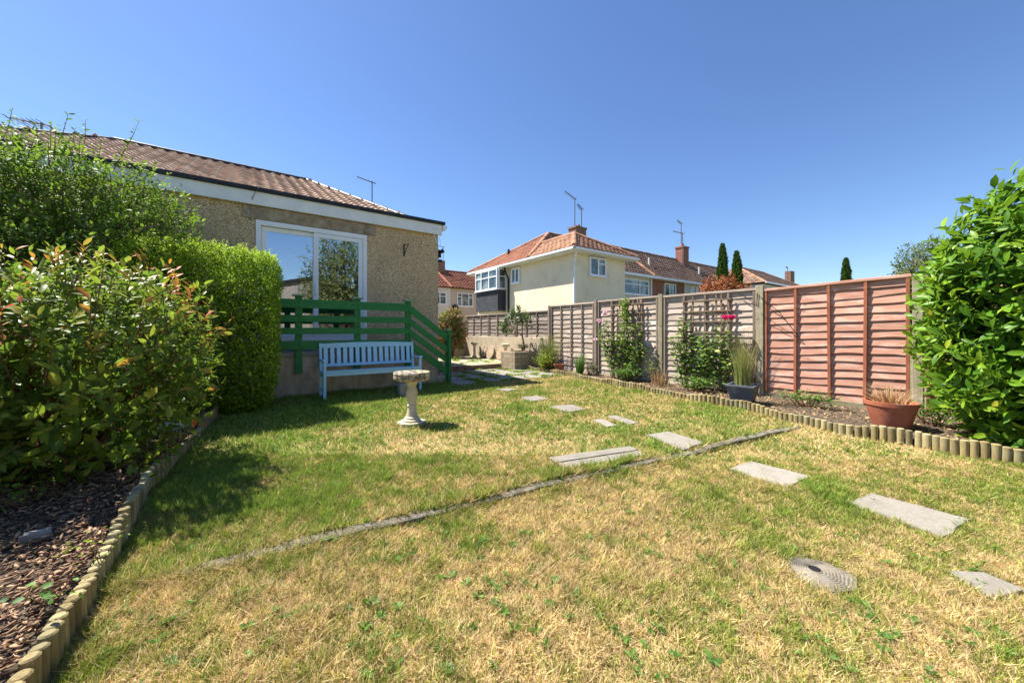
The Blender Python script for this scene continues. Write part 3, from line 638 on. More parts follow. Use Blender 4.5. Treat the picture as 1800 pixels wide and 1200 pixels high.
yp = [yat(1615,FX), yat(1338,FX), yat(1164,FX), yat(1050,FX), yat(968,FX)]
w_ = .055
rf_ = thing('lap_fence', 'red stained lap fence between the wide post and the laurel', 'fence', (FX, yp[0], 0))
gf_ = thing('lap_fence', 'tall weathered grey lap fence behind the climbing roses', 'fence', (FX, yp[2], 0))
lap_panel(rf_, yp[0]-1.95, yp[0]-w_-.002, .06, 1.84, None, M['pinkwood'], M['pinkbatten'])
lap_panel(rf_, yp[0]+w_+.002, yp[1]-w_-.002, .10, 1.88, None, M['pinkwood'], M['pinkbatten'], zl=-.05)
lap_panel(gf_, yp[1]+w_+.002, yp[2]-w_-.002, .05, 1.86, None, M['greywood'], M['greybatten'])
lap_panel(gf_, yp[2]+w_+.002, yp[3]-w_-.002, .05, 1.87, None, M['greywood'], M['greybatten'])
lap_panel(gf_, yp[3]+w_+.002, yp[4]-w_-.002, .05, 1.85, None, M['greywood'], M['greybatten'], nb=14)
fpost(rf_, yp[0]-1.98, 1.9); fpost(rf_, yp[0], 1.90)
fpost(gf_, yp[1], 1.93, w=.06); fpost(gf_, yp[2], 1.93); fpost(gf_, yp[3], 1.93, 'greybatten', .04); fpost(gf_, yp[4], 1.88, 'greybatten', .035)
for i in range(-1, 4):
    a = yp[i]+.056 if i >= 0 else yp[0]-1.92; c = yp[i+1]-.056
    MB().box(FX-.055, a, -.08, FX-.015, c, .055 if i > 0 else .10).build('gravel_board', M['post'], rf_ if i < 1 else gf_, .005)
# loose strap and hook at the red panel
th = thing('fence_wire', 'loose black wire hanging from the post top across fence', 'wire', (FX-.1, yp[1], 1.8))
b = MB(); b.tube([(FX-.09,yp[1]+.35,1.84),(FX-.10,yp[1]+.15,1.70),(FX-.10,yp[1]+.03,1.60),(FX-.10,yp[1]+.02,1.80)], .007, 6); b.tube([(FX-.1,yp[1]-.03,1.72),(FX-.075,yp[1]-.3,1.45),(FX-.07,yp[1]-.58,1.02)], .006, 6); b.tube([(FX-.1,yp[1]-.03,1.45),(FX-.075,yp[1]-.3,1.22),(FX-.07,yp[1]-.56,1.03)], .004, 6); b.build('strand', M['black'], th)
# low wall with low fence panels
ye = 13.2
lw_ = MB().box(FX-.06, yp[4]+.04, -.1, FX+.14, ye, .93).build('rendered_wall', M['render'], None, .008); tag(lw_, 'low buff rendered wall carrying the low fence beyond the planter', 'wall')
rw = MB().box(5.2, ye+.002, -.1, FX+.14, ye+.2, .93).build('rendered_wall', M['render'], None, .008); tag(rw, 'short return of the low rendered wall behind the mottled bush', 'wall')
FX0 = FX; FX = FX+.04
span = (ye-(yp[4]+.06))/3
lf_ = thing('lap_fence', 'low weathered fence standing on top of the rendered wall', 'fence', (FX, 10, .93))
for i in range(3):
    y0 = yp[4]+.06+span*i; lap_panel(lf_, y0, y0+span-.01, .935, 1.72, None, M['greywood2'], M['greybatten'], nb=6, nbat=4)
FX = FX0
# trellises
def trellis(pxs, pys, extra, label, x=FX-.105):
    yv = [yat(p, x) for p in pxs]; zv = [H+(HOR-p)*depth(x, sum(yv)/len(yv))/F for p in pys]
    th = thing('trellis', label, 'trellis', (x, sum(yv)/len(yv), 1.2), 'trellises fixed to the fence')
    zt = max(zv)+.10; zb = min(zv)-.25
    for y in yv: MB().box(x-.008, y-.015, zb, x+.008, y+.017, zt).build('slat', M['trellis'], th, .002)
    for z in zv: MB().box(x-.024, min(yv)-.05, z-.014, x-.009, max(yv)+.05, z+.014).build('slat', M['trellis'], th, .002)
trellis([1203,1218,1240,1259,1268,1281], [528,547,565,584,603], 0, 'wide square grid trellis above the magenta rose')
trellis([1076,1089,1102,1113,1121,1128], [535,551,567,583,600,615], 0, 'narrow trellis behind the pink climbing rose')

# ------------------------------------------------------------------ brick planter and patio objects
pl = thing('brick_planter', 'square buff block planter holding the small tree', 'planter', (6.8,9.0,0))
PX0, PX1, PY0, PY1, PZ = 6.38, 7.2, 8.68, 9.42, .52
b = MB(); b.box(PX0,PY0,-.05,PX1,PY0+.12,PZ); b.box(PX0,PY1-.12,-.05,PX1,PY1,PZ); b.box(PX0,PY0+.122,-.05,PX0+.12,PY1-.122,PZ); b.box(PX1-.12,PY0+.122,-.05,PX1,PY1-.122,PZ)
b.build('block_wall', M['stonebrick'], pl, .01); MB().box(PX0+.121,PY0+.123,.3,PX1-.121,PY1-.123,.48).build('soil', M['soil'], pl)
for px, py, lab, r_ in ((846,615,'leftmost of three round stone discs leaning on the wall',.24),(858,617,'middle of three round stone discs leaning on the wall',.24),(876,619,'rightmost round stone disc leaning on the wall apart from the pair',.22)):
    x = FX-.06-.16; y = yat(px, x); b = MB(); n = 28
    vs = []; 
    for s in (0,1):
        for k in range(n):
            t_ = 2*math.pi*k/n; up = r_*math.sin(t_)+r_; vs.append((x+up*.28+s*.05, y+r_*math.cos(t_), .15+up*.96-s*.012))
    fs = [tuple(range(n)), tuple(range(2*n-1,n-1,-1))]+[(k,(k+1)%n,n+(k+1)%n,n+k) for k in range(n)]
    tag(b.add(vs, fs).build('stone_disc', mat('disc_stone', (.30,.22,.15), (.40,.31,.22), 9, .9, .6), None, .01), lab, 'stone disc', 'round stone discs leaning on the low wall')
for px, lab in ((834,'small stone urn pedestal at the left end of the wall'),(889,'small stone urn pedestal behind the planter')):
    x = FX-.25; y = yat(px, x); th = thing('garden_pedestal', lab, 'pedestal', (x,y,.14), 'small urn pedestals against the wall')
    MB().lathe([(.09,.0),(.09,.05),(.05,.08),(.045,.42),(.07,.46)], (x,y,.14), 16).build('column', M['bathstone'], th, smooth=True)
    MB().lathe([(.07,.462),(.13,.50),(.14,.56),(.11,.58),(.05,.57)], (x,y,.14), 16).build('urn', M['bathstone'], th, smooth=True)
for px, py, lab in ((968,651,'small terracotta pot beside the brick planter'),(985,653,'second small terracotta pot nearer the roses')):
    p = G(px, py, .02); p = (min(p[0], 7.0), p[1]); th = thing('plant_pot', lab, 'plant pot', (*p,.03), 'small terracotta pots by the far edging')
    MB().lathe([(.10,0),(.135,.17),(.15,.175),(.152,.21),(.135,.212),(.13,.18),(.001,.17)], (*p,.03), 24).build('pot', M['terra'], th, smooth=True)

# ------------------------------------------------------------------ foliage generator
def leafmesh(name, P, D, size, m, parent, asp=.45, simple=False, vv=None, fold=.25, droop=.15, nrm=None):
    """P leaf bases, D directions, size per-leaf lengths"""
    n = len(P); D = D/np.linalg.norm(D, axis=1, keepdims=True)
    up = nrm if nrm is not None else np.array([0,0,1.0])+rng.normal(0,.55,(n,3))
    S = np.cross(D, up); S /= np.linalg.norm(S, axis=1, keepdims=True)+1e-9; N = np.cross(S, D)
    L = np.asarray(size)[:, None]; W = L*asp*.5*rng.uniform(.8,1.2,(n,1))
    if vv is None: vv = rng.random(n)
    if simple:
        V = np.stack([P, P+D*L*.5+S*W+N*L*fold*.3, P+D*L-N*L*droop, P+D*L*.5-S*W+N*L*fold*.3], 1).reshape(-1,3)
        i = np.arange(n)[:, None]*4; Fa = np.concatenate([i+np.array([[0,1,2]]), i+np.array([[0,2,3]])]); return npmesh(name, V, Fa, m, parent, attrs={'v': np.repeat(vv,4)})
    def pt(t, w): return P+D*L*t+S*W*w+N*(L*fold*.25*abs(w)-L*droop*t*t)
    V = np.stack([pt(0,0), pt(.3,.85), pt(.3,0), pt(.3,-.85), pt(.65,.9), pt(.65,0), pt(.65,-.9), pt(1,0)], 1).reshape(-1,3)
    i = np.arange(n)[:, None]*8
    Fa = np.concatenate([i+np.array([[0,1,2,2]])[:, :4]]) if False else None
    q = [(0,1,2),(0,2,3),(1,4,5),(1,5,2),(2,5,6),(2,6,3),(4,7,5),(5,7,6)]
    Fa = np.concatenate([i+np.array([t_]) for t_ in q]); return npmesh(name, V, Fa, m, parent, attrs={'v': np.repeat(vv,8)}, smooth=True)
def superdirs(n, lower=-.6):
    d = rng.normal(0,1,(n,3)); d /= np.linalg.norm(d, axis=1, keepdims=True); return d[d[:,2] > lower]
def crown_pts(n, c, r, power=2.0, shell=(.75,1.0), lump=.18, ls=2.2, lower=-.8, seed=0):
    d = superdirs(int(n*1.4), lower)[:n]
    den = (np.abs(d[:,0])**power+np.abs(d[:,1])**power+np.abs(d[:,2])**power)**(1/power)
    s = d/den[:, None]
    lum = 1+lump*2*(fbm(s[:,0]*1.3+s[:,2], s[:,1]*1.3-s[:,2]*.7, ls, seed)-.5)
    q = rng.uniform(0,1,len(d))**.7; rad = shell[0]+(shell[1]-shell[0])*q
    return np.array(c)+s*np.array(r)*(lum*rad)[:, None], d, rad
def limbs(c, r, base, m, parent, n=9, r0=.03, name='trunk', tr=None, power=2.0):
    b = MB(); bs = Vector(base)
    for i in range(n):
        a = 2*math.pi*i/n+random.uniform(-.3,.3); e = random.uniform(.2,.95)
        tip = Vector((c[0]+r[0]*.8*math.cos(a)*math.cos(e), c[1]+r[1]*.8*math.sin(a)*math.cos(e), c[2]+r[2]*.85*math.sin(e)))
        mid = bs.lerp(tip, .5)+Vector((random.uniform(-.1,.1),random.uniform(-.1,.1),random.uniform(.02,.15)*r[2]))
        q0 = bs+Vector((random.uniform(-1,1)*r0*1.5, random.uniform(-1,1)*r0*1.5, 0))
        b.tube([q0, q0.lerp(mid,.5), mid, mid.lerp(tip,.5)+Vector((0,0,.03)), tip], [r0, r0*.8, r0*.6, r0*.4, r0*.15], 6)
        for k in range(3):
            s = mid.lerp(tip, random.uniform(0,.7)); t2 = s+Vector((random.uniform(-1,1)*r[0]*.35, random.uniform(-1,1)*r[1]*.35, random.uniform(0,.45)*r[2]))
            b.tube([s, t2], [r0*.3, r0*.1], 5)
    return b.build(name, m, parent, smooth=True)
def shoots(n, c, r, k, leafL, m, parent, power=2, lump=.18, lower=-.7, spread=.9, shlen=.2, asp=.42, tipv=True, upb=.5, simple=False, name='leaves', shell=(.7,1), seed=0, ls=2.2, twigs=None, gap=0.0, outv=.0, vbase=(.05,.7)):
    """twigs growing outwards from the crown surface, each with k leaves"""
    P, d, rad = crown_pts(n, c, r, power, shell, lump, ls, lower, seed)
    if gap:
        g = fbm(P[:,0]*1.5+P[:,2], P[:,1]*1.5+P[:,2]*.8, 2.6, seed+9); keep = g > gap; P, d, rad = P[keep], d[keep], rad[keep]
    n = len(P); ax = d*np.array([1,1,1])+np.array([0,0,upb])+rng.normal(0,.35,(n,3)); ax /= np.linalg.norm(ax, axis=1, keepdims=True)
    sl = shlen*rng.uniform(.5,1.3,n)
    j = np.arange(k); tt = (j+.5)/k
    PP = P[:, None]+ax[:, None]*(sl[:, None]*(tt[None]-.45))[..., None]
    perp = rng.normal(0,1,(n,k,3)); perp -= (perp*ax[:, None]).sum(-1, keepdims=True)*ax[:, None]; perp /= np.linalg.norm(perp, axis=-1, keepdims=True)
    DD = perp*spread+ax[:, None]*(.35+.9*tt[None, :, None]**2)
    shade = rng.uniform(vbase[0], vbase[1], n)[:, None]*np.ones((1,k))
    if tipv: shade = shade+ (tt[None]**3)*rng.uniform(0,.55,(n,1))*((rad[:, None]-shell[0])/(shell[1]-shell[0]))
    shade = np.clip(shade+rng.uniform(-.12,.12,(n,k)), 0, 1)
    LL = leafL*rng.uniform(.45,1.3,(n,k)); NR = (d*1.0+np.array([0,0,.45]))[:, None]+rng.normal(0,.42,(n,k,3))
    o = leafmesh(name, PP.reshape(-1,3), DD.reshape(-1,3), LL.ravel(), m, parent, asp, simple, shade.ravel(), nrm=NR.reshape(-1,3))
    if twigs is not None:
        sel = np.arange(0, n, 2); b = MB()
        for i in sel[:1500]: b.tube([P[i]-ax[i]*sl[i]*.6, P[i]+ax[i]*sl[i]*.5], [.004,.002], 4, cap=False)
        b.build('twigs', twigs, parent)
    return o

# photinia, left foreground
ph = thing('photinia_shrub', 'large photinia shrub with red young tips in the bark bed', 'shrub', (-1.1,4.3,.07))
limbs((-1.05,4.3,.85), (.75,.8,.75), (-1.05,4.3,.05), M['twig'], ph, 16, .020, 'stems')
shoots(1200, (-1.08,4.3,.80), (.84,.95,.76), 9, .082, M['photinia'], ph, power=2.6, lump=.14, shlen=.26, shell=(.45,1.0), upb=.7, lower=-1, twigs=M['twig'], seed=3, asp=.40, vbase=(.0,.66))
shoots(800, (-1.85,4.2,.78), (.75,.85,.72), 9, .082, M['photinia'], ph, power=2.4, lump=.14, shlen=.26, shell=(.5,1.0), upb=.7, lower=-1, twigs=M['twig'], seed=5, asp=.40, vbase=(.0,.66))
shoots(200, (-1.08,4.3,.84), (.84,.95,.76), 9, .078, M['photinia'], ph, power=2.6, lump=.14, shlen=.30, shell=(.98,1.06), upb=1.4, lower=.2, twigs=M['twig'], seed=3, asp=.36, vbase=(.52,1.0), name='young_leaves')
# second shrub part of the same bed, further left and near
# clipped hedge
hd = thing('clipped_hedge', 'clipped light green box shaped hedge beside the deck', 'hedge', (-.43,6.6,0))
limbs((-.43,6.6,1.1), (.7,.35,1.0), (-.43,6.6,0), M['bark'], hd, 12, .03, 'stems')
def hedge(n, c, r, size, m, par, seed, p=7, taper=.16, shell=(.9,1.0), vb=(.0,.75)):
    d = superdirs(int(n*1.2), -1.1)[:n]; d = d*np.array([1,1,1]); 
    f = rng.integers(0,6,len(d)); u = rng.uniform(-1,1,(len(d),3)); ar = np.array([r[1]*r[2],r[0]*r[2],r[0]*r[1]]); pr_ = ar/ar.sum()
    axn = rng.choice(3, len(d), p=pr_); sg = rng.choice([-1,1], len(d)); u[np.arange(len(d)), axn] = sg
    u = u/((np.abs(u)**p).sum(1)**(1/p))[:, None]; nr = np.sign(u)*np.abs(u)**(p-1); nr /= np.linalg.norm(nr, axis=1, keepdims=True)
    w = (fbm(u[:,0]*r[0]+u[:,2]*r[2]*.3, u[:,1]*r[1]-u[:,2]*r[2], 3.5, seed)-.5)*.14+(vnoise(u[:,0]*r[0]+u[:,1]*r[1]*1.3, u[:,2]*r[2], 15, seed+2)-.5)*.05
    rad = rng.uniform(*shell, len(d))
    P = u*np.array(r)*rad[:, None]+nr*w[:, None]; tp = 1-taper*np.clip(-u[:,2],0,1)**2
    P[:,0] *= tp; P[:,1] *= tp; P += np.array(c); 
    D = nr*.5+rng.normal(0,.7,nr.shape)+np.array([0,0,.6]); 
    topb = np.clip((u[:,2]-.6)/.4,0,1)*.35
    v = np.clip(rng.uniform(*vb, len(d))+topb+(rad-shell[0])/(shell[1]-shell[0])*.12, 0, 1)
    leafmesh('leaves', P, D, size*rng.uniform(.6,1.3,len(P)), m, par, .55, True, v, nrm=nr*.9+np.array([0,0,.5])+rng.normal(0,.5,nr.shape))
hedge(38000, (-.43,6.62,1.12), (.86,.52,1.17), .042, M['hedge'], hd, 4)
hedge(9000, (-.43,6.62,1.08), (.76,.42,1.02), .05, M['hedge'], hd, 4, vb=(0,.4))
sp_ = 260; u = rng.uniform(-1,1,sp_); u2 = rng.uniform(-1,1,sp_)
Pb = np.stack([-.43+u*.80, 6.62+u2*.5, 2.22-.12*np.abs(u)**6+rng.uniform(0,.03,sp_)], 1); PP = []; DD = []
for i in range(sp_):
    hgt = random.uniform(.03,.12)
    for k in range(9): a = k*2.4; PP.append(Pb[i]+[0,0,hgt*k/8]); DD.append([math.cos(a),math.sin(a),.7])
leafmesh('new_shoots', np.array(PP), np.array(DD), np.full(len(PP),.026), M['hedge'], hd, .5, True, rng.uniform(.75,1,len(PP)))
# tall bush behind hedge
bu = thing('leafy_bush', 'tall loose leafy bush covering the left end of the bungalow', 'bush', (-2.0,7.2,0))
limbs((-2.0,7.2,2.1), (1.4,.8,1.3), (-2.0,7.25,0), M['bark'], bu, 12, .04, 'stems')
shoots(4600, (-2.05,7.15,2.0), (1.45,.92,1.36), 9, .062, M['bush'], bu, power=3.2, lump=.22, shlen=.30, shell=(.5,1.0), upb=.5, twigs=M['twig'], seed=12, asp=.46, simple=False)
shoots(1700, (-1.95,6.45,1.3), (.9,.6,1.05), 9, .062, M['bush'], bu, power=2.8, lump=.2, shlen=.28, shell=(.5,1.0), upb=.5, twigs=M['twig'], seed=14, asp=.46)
b = MB(); PP = []; DD = []
for px, top, z0, yy in ((22,190,3.1,7.2),(120,200,3.0,7.1),(150,212,3.1,7.3),(245,212,2.8,7.2),(132,225,3.0,7.0),(40,225,3.0,7.0),(310,330,2.3,7.1),(325,395,2.0,7.1),(335,350,2.3,7.3),(70,235,3.0,7.2),(178,245,3.0,7.1)):
    dx, dy = ray(px); Yc = yy/dy; zt = H+(HOR-top)*Yc/F; p1 = Vector((dx*Yc, yy, zt)); p0 = Vector((dx*Yc-.15+random.uniform(-.1,.1), yy, zt-.75))
    mid = p0.lerp(p1,.6)+Vector((.03,0,.05)); b.tube([p0,mid,p1],[.006,.004,.002],5)
    for k in range(22):
        q = .25+.75*k/21; p = p0.lerp(p1, q); a = k*2.4+px; PP.append(p); DD.append([math.cos(a),math.sin(a),.45])
b.build('shoots', M['twig'], bu); leafmesh('shoot_leaves', np.array(PP), np.array(DD), rng.uniform(.035,.075,len(PP)), M['bush'], bu, .42, False, rng.uniform(0,.6,len(PP)))
# laurel on the right
la = thing('laurel_hedge', 'glossy cherry laurel with big leaves at the right edge', 'laurel', (6.3,-.4,0))
LC, LR = (6.36,-.62,1.22), (.80,1.25,1.40)
limbs((6.35,-.5,1.3), (.7,1.0,1.2), (6.4,-.4,0), M['bark'], la, 14, .03, 'stems')
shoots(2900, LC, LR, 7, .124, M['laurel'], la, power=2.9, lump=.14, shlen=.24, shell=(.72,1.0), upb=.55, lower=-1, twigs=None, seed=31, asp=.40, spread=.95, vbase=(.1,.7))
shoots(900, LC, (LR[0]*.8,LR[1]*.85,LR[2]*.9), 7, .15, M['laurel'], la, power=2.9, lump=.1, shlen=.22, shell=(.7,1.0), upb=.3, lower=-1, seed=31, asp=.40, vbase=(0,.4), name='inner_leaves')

def stemplant(name, label, cat, c, h, rx, ry, nst, leafL, m, k=14, sm=None, group=None, asp=.5, lean=.25, low=.15, rad=.006, upl=.2, simple=False, wob=.08, inz=0):
    th = thing(name, label, cat, c, group); b = MB(); PP = []; DD = []
    for i in range(nst):
        a = random.uniform(0,6.28); q = random.random()**.5; tx = c[0]+rx*q*math.cos(a); ty = c[1]+ry*q*math.sin(a); th_ = h*random.uniform(.55,1.05)*(1-.25*q*q)
        p0 = Vector((c[0]+(tx-c[0])*lean+random.uniform(-.03,.03), c[1]+(ty-c[1])*lean, c[2]-inz)); p3 = Vector((tx,ty,c[2]+th_))
        p1 = p0.lerp(p3,.35)+Vector((random.uniform(-wob,wob),random.uniform(-wob,wob),.05)); p2 = p0.lerp(p3,.7)+Vector((random.uniform(-wob,wob),random.uniform(-wob,wob),.03))
        b.tube([p0,p1,p2,p3],[rad,rad*.8,rad*.6,rad*.3],5); pts = [p0,p1,p2,p3]
        for j in range(k):
            q2 = low+(1-low)*(j+random.random())/k; s_ = min(2,int(q2*3)); p = pts[s_].lerp(pts[s_+1], q2*3-s_)
            a2 = j*2.4+random.random(); rr_ = random.uniform(0,.09)
            PP.append(p+Vector((math.cos(a2)*rr_,math.sin(a2)*rr_,random.uniform(-.03,.04)))); DD.append((math.cos(a2),math.sin(a2),upl+random.uniform(-.4,.4)))
    b.build('stems', sm or M['twig'], th, smooth=True)
    leafmesh('leaves', np.array(PP), np.array(DD), leafL*rng.uniform(.55,1.3,len(PP)), m, th, asp, simple); return th
def flower(p, r, m, par):
    PP = []; DD = []
    for ring, (n, e_, s_) in enumerate(((9,.05,1),(8,.5,.85),(6,1.0,.65),(5,2.0,.45))):
        for k in range(n):
            a = k*6.283/n+ring; PP.append(p); DD.append((math.cos(a),math.sin(a),e_))
    PP = np.array(PP, float); sz = np.concatenate([np.full(n,r*s_) for n,e_,s_ in ((9,0,1),(8,0,.85),(6,0,.65),(5,0,.45))])
    leafmesh('flower', PP, np.array(DD), sz, m, par, .9, False, None, fold=.8, droop=.1)
def fpos(px, py, x): y = yat(px, x); return (x, y, H+(HOR-py)*depth(x,y)/F)
# climbing roses on the fence
xr = FX-.24
c1 = (xr, yat(1092,xr), .03)
r1 = stemplant('climbing_rose', 'tall climbing rose with pale pink flowers on the narrow trellis', 'rose', c1, 1.55, .18, .66, 22, .08, M['rose'], 62, M['bark'], 'climbing roses on the fence', .55, .45, .2, .009)
for px, py in ((1062,553),(1056,566),(1064,549),(1047,597),(1053,563)): flower(fpos(px,py,xr-.12), .075, M['pinkpetal'], r1)
top1 = fpos(1098, 528, xr+.05); PP = np.array([(top1[0]+random.uniform(-.05,.05), top1[1]+random.uniform(-.10,.10), top1[2]-random.uniform(-.05,.45)) for _ in range(170)]); leafmesh('top_leaves', PP, rng.normal(0,1,(170,3))+[0,0,.4], np.full(170,.075), M['rose'], r1, .55, False, rng.uniform(.7,1,170))
c2 = (xr, yat(1215,xr), .03); r2 = stemplant('climbing_rose', 'bushy climbing rose on the wide trellis, left of the magenta flower', 'rose', c2, 1.38, .20, .42, 17, .085, M['rose'], 46, M['bark'], 'climbing roses on the fence', .55, .4, .2, .009)
c3 = (xr, yat(1268,xr), .03); r3 = stemplant('climbing_rose', 'climbing rose carrying the single magenta flower on the wide trellis', 'rose', c3, 1.38, .18, .36, 13, .085, M['rose'], 44, M['bark'], 'climbing roses on the fence', .55, .4, .2, .009)
for dx_, dy_ in ((0,0),(.0,.05),(.02,-.05)): p = fpos(1281,559,xr-.05); flower((p[0]+dx_,p[1]+dy_,p[2]+abs(dy_)*.3), .085, M['magpetal'], r3)
def tallgrass(name, label, c, n, h, rad, m, group=None, w=.006, lean=.5, parent=None, val=(0,1)):
    th = thing(name, label, 'grass plant', c, group) if parent is None else parent; V = []; Fa = []; vv = []
    for i in range(n):
        a = random.uniform(0,6.283); r_ = rad*random.random(); bx, by = c[0]+r_*.5*math.cos(a), c[1]+r_*.5*math.sin(a); hh = h*random.uniform(.45,1.05); ln = lean*random.random(); s_ = random.uniform(0,6.28)
        sx, sy = math.cos(s_)*w*.5, math.sin(s_)*w*.5; b0 = len(V)
        for k, t_ in enumerate((0,.35,.7,1)):
            ox = math.cos(a)*hh*ln*t_*t_; oy = math.sin(a)*hh*ln*t_*t_; ww = 1-.85*t_
            V += [(bx+ox-sx*ww, by+oy-sy*ww, c[2]+hh*t_*(1-.25*ln*t_)), (bx+ox+sx*ww, by+oy+sy*ww, c[2]+hh*t_*(1-.25*ln*t_))]
        for k in range(3): Fa.append((b0+2*k, b0+2*k+1, b0+2*k+3, b0+2*k+2))
        vv += [random.uniform(*val)]*8
    npmesh('blades' , V, Fa, m, th, attrs={'v': vv}); return th
# grey square planter with grasses
gp = G(1318, 713, .03); gth = thing('square_planter', 'tapered dark grey square planter in front of the post', 'planter', (*gp,.03))
def sqpot(c, r0, r1, h, ang):
    vs = []
    for r_, z in ((r0,0),(r1,h),(r1+.012,h),(r1+.012,h+.03),(r1-.02,h+.03),(r1-.025,h-.02)):
        for k in range(4): a = ang+math.pi/4+k*math.pi/2; vs.append((c[0]+r_*1.414*math.cos(a), c[1]+r_*1.414*math.sin(a), c[2]+z))
    fs = [(3,2,1,0)]+[(j*4+k, j*4+(k+1)%4, (j+1)*4+(k+1)%4, (j+1)*4+k) for j in range(5) for k in range(4)]+[(20,21,22,23)]
    return vs, fs
gp = (gp[0]+.16, gp[1]+.16); MB().add(*sqpot((*gp,.03), .125, .185, .26, R(8))).build('pot_body', M['greypot'], gth, .004)
vs_, fs_ = sqpot((*gp,.26), .15, .15, .0, R(8)); MB().add(vs_[:4], [(0,1,2,3)]).build('soil', M['soil'], gth)
tallgrass('ornamental_grass', 'wispy tall grass growing in the grey square planter', (*gp,.27), 420, .80, .22, M['grassleaf'], lean=.30, val=(.1,.9))
tallgrass('ornamental_grass', 'dry drooping grass stalks leaning on the post beside the magenta rose', (xr+.08, yat(1308,xr), .05), 170, 1.22, .22, M['dead'], lean=.22, w=.008)
# terracotta pot with dead plant
tp_ = G(1585, 757, .02); tth = thing('terracotta_pot', 'large terracotta pot with dead stalks below the red fence', 'plant pot', (*tp_,.03)); tp_ = (tp_[0]+.1, tp_[1]+.1)
MB().lathe([(.155,0),(.165,.02),(.222,.25),(.232,.255),(.236,.30),(.222,.302),(.212,.26),(.001,.255)], (*tp_,.03), 40).build('pot_body', M['terra'], tth, smooth=True)
tallgrass('dead_plant', 'brown dead stalks spilling from the terracotta pot', (*tp_,.27), 260, .30, .30, M['dead'], lean=1.3, w=.008)
# assorted small plants along the fence bed
def fb(px, py, z=.03): return (*G(px,py,z), z)
stemplant('small_shrub', 'low bright green bushy plant at the foot of the pink rose', 'shrub', (6.85, yat(1103,6.85), .03), .38, .28, .34, 26, .06, M['weed'], 22, group='low plants in the fence bed')
stemplant('small_shrub', 'leggy low green plant between the two climbing roses', 'shrub', (6.95, yat(1150,6.95), .03), .75, .12, .22, 12, .045, M['rose'], 18, group='low plants in the fence bed')
stemplant('small_shrub', 'low leafy plant in front of the bushy climbing rose', 'shrub', (6.75, yat(1222,6.75), .03), .30, .20, .45, 24, .06, M['weed'], 18, group='low plants in the fence bed')
stemplant('small_shrub', 'sprawling low weeds below the red fence panel', 'shrub', (6.72, yat(1415,6.72), .03), .26, .22, .45, 22, .05, M['weed'], 16, group='low plants in the fence bed')
stemplant('small_shrub', 'few green weeds between the terracotta pot and laurel', 'shrub', (6.6, yat(1640,6.6), .03), .34, .18, .25, 16, .05, M['weed'], 16, group='low plants in the fence bed')
stemplant('small_shrub', 'grey green low plant beside the far fence panel', 'shrub', (7.0, yat(1035,7.0), .03), .42, .15, .25, 16, .05, M['magnolia'], 18, group='low plants in the fence bed')
tallgrass('ornamental_grass', 'upright bright green grass clump in front of the farthest full panel', (6.9, yat(1019,6.9), .03), 260, .62, .16, M['weed'], lean=.35, w=.010)
tallgrass('ornamental_grass', 'tall pale grasses beside the brick planter', (7.0, yat(965,7.0), .03), 420, 1.15, .5, M['grassleaf'], lean=.30, w=.010)
tallgrass('ornamental_grass', 'low dry grass tuft between the two climbing roses', (6.8, yat(1160,6.8), .03), 200, .40, .35, M['dead'], lean=.6, w=.006)
stemplant('small_shrub', 'rounded green herb growing right of the brick planter', 'shrub', (6.75, yat(957,6.75), .03), .62, .28, .30, 30, .05, M['hedge'], 20, group='low plants in the fence bed')
# small tree in the planter
# tree
st = thing('small_tree', 'small crooked tree with leathery leaves growing in the brick planter', 'tree', (6.85,9.02,.5))
tx, ty = 6.72, yat(920,6.72)
b = MB(); p0 = Vector((6.86,9.02,.42)); A = Vector(fpos(918,590,6.80)); B = Vector(fpos(903,578,6.72)); C_ = Vector(fpos(893,568,6.7)); D_ = Vector(fpos(918,565,6.8)); E_ = Vector(fpos(912,545,6.8)); F_ = Vector(fpos(884,570,6.65))
b.tube([p0, Vector(fpos(921,608,6.83)), A], [.035,.028,.025], 8); b.tube([A,B,C_,F_],[.022,.018,.014,.006],7); b.tube([A,D_,E_],[.020,.015,.006],7); b.tube([B,Vector(fpos(897,552,6.7))],[.014,.005],6); b.tube([D_,Vector(fpos(928,556,6.9))],[.012,.005],6)
b.build('trunk', M['bark'], st, smooth=True); PP = []; DD = []
for px, py, n in ((884,572,60),(893,562,70),(900,552,60),(911,546,70),(920,556,60),(928,560,60),(896,580,50),(886,582,40),(914,564,50),(905,566,40),(932,570,30)):
    p = fpos(px, py, 6.75)
    for k in range(n): PP.append(np.array(p)+rng.normal(0,.07,3)); DD.append(rng.normal(0,1,3)+[0,0,.2])
leafmesh('crown', np.array(PP), np.array(DD), rng.uniform(.07,.13,len(PP)), M['magnolia'], st, .45)
stemplant('small_shrub', 'dark low plant at the foot of the tree in the planter', 'shrub', (6.95,9.0,.55), .22, .18, .18, 14, .06, M['magnolia'], 14)
# mottled bush beyond house corner
mb = thing('mottled_bush', 'bush with mixed green and reddish leaves beyond the house corner', 'bush', (6.25,12.45,.14))
limbs((6.25,12.45,1.1),(.6,.5,.75),(6.25,12.45,.1),M['bark'],mb,8,.03,'stems')
shoots(700, (6.2,12.5,1.05), (.58,.45,.86), 8, .10, M['mixbush'], mb, power=2.3, lump=.25, shlen=.25, shell=(.5,1), seed=41, vbase=(.1,.9))
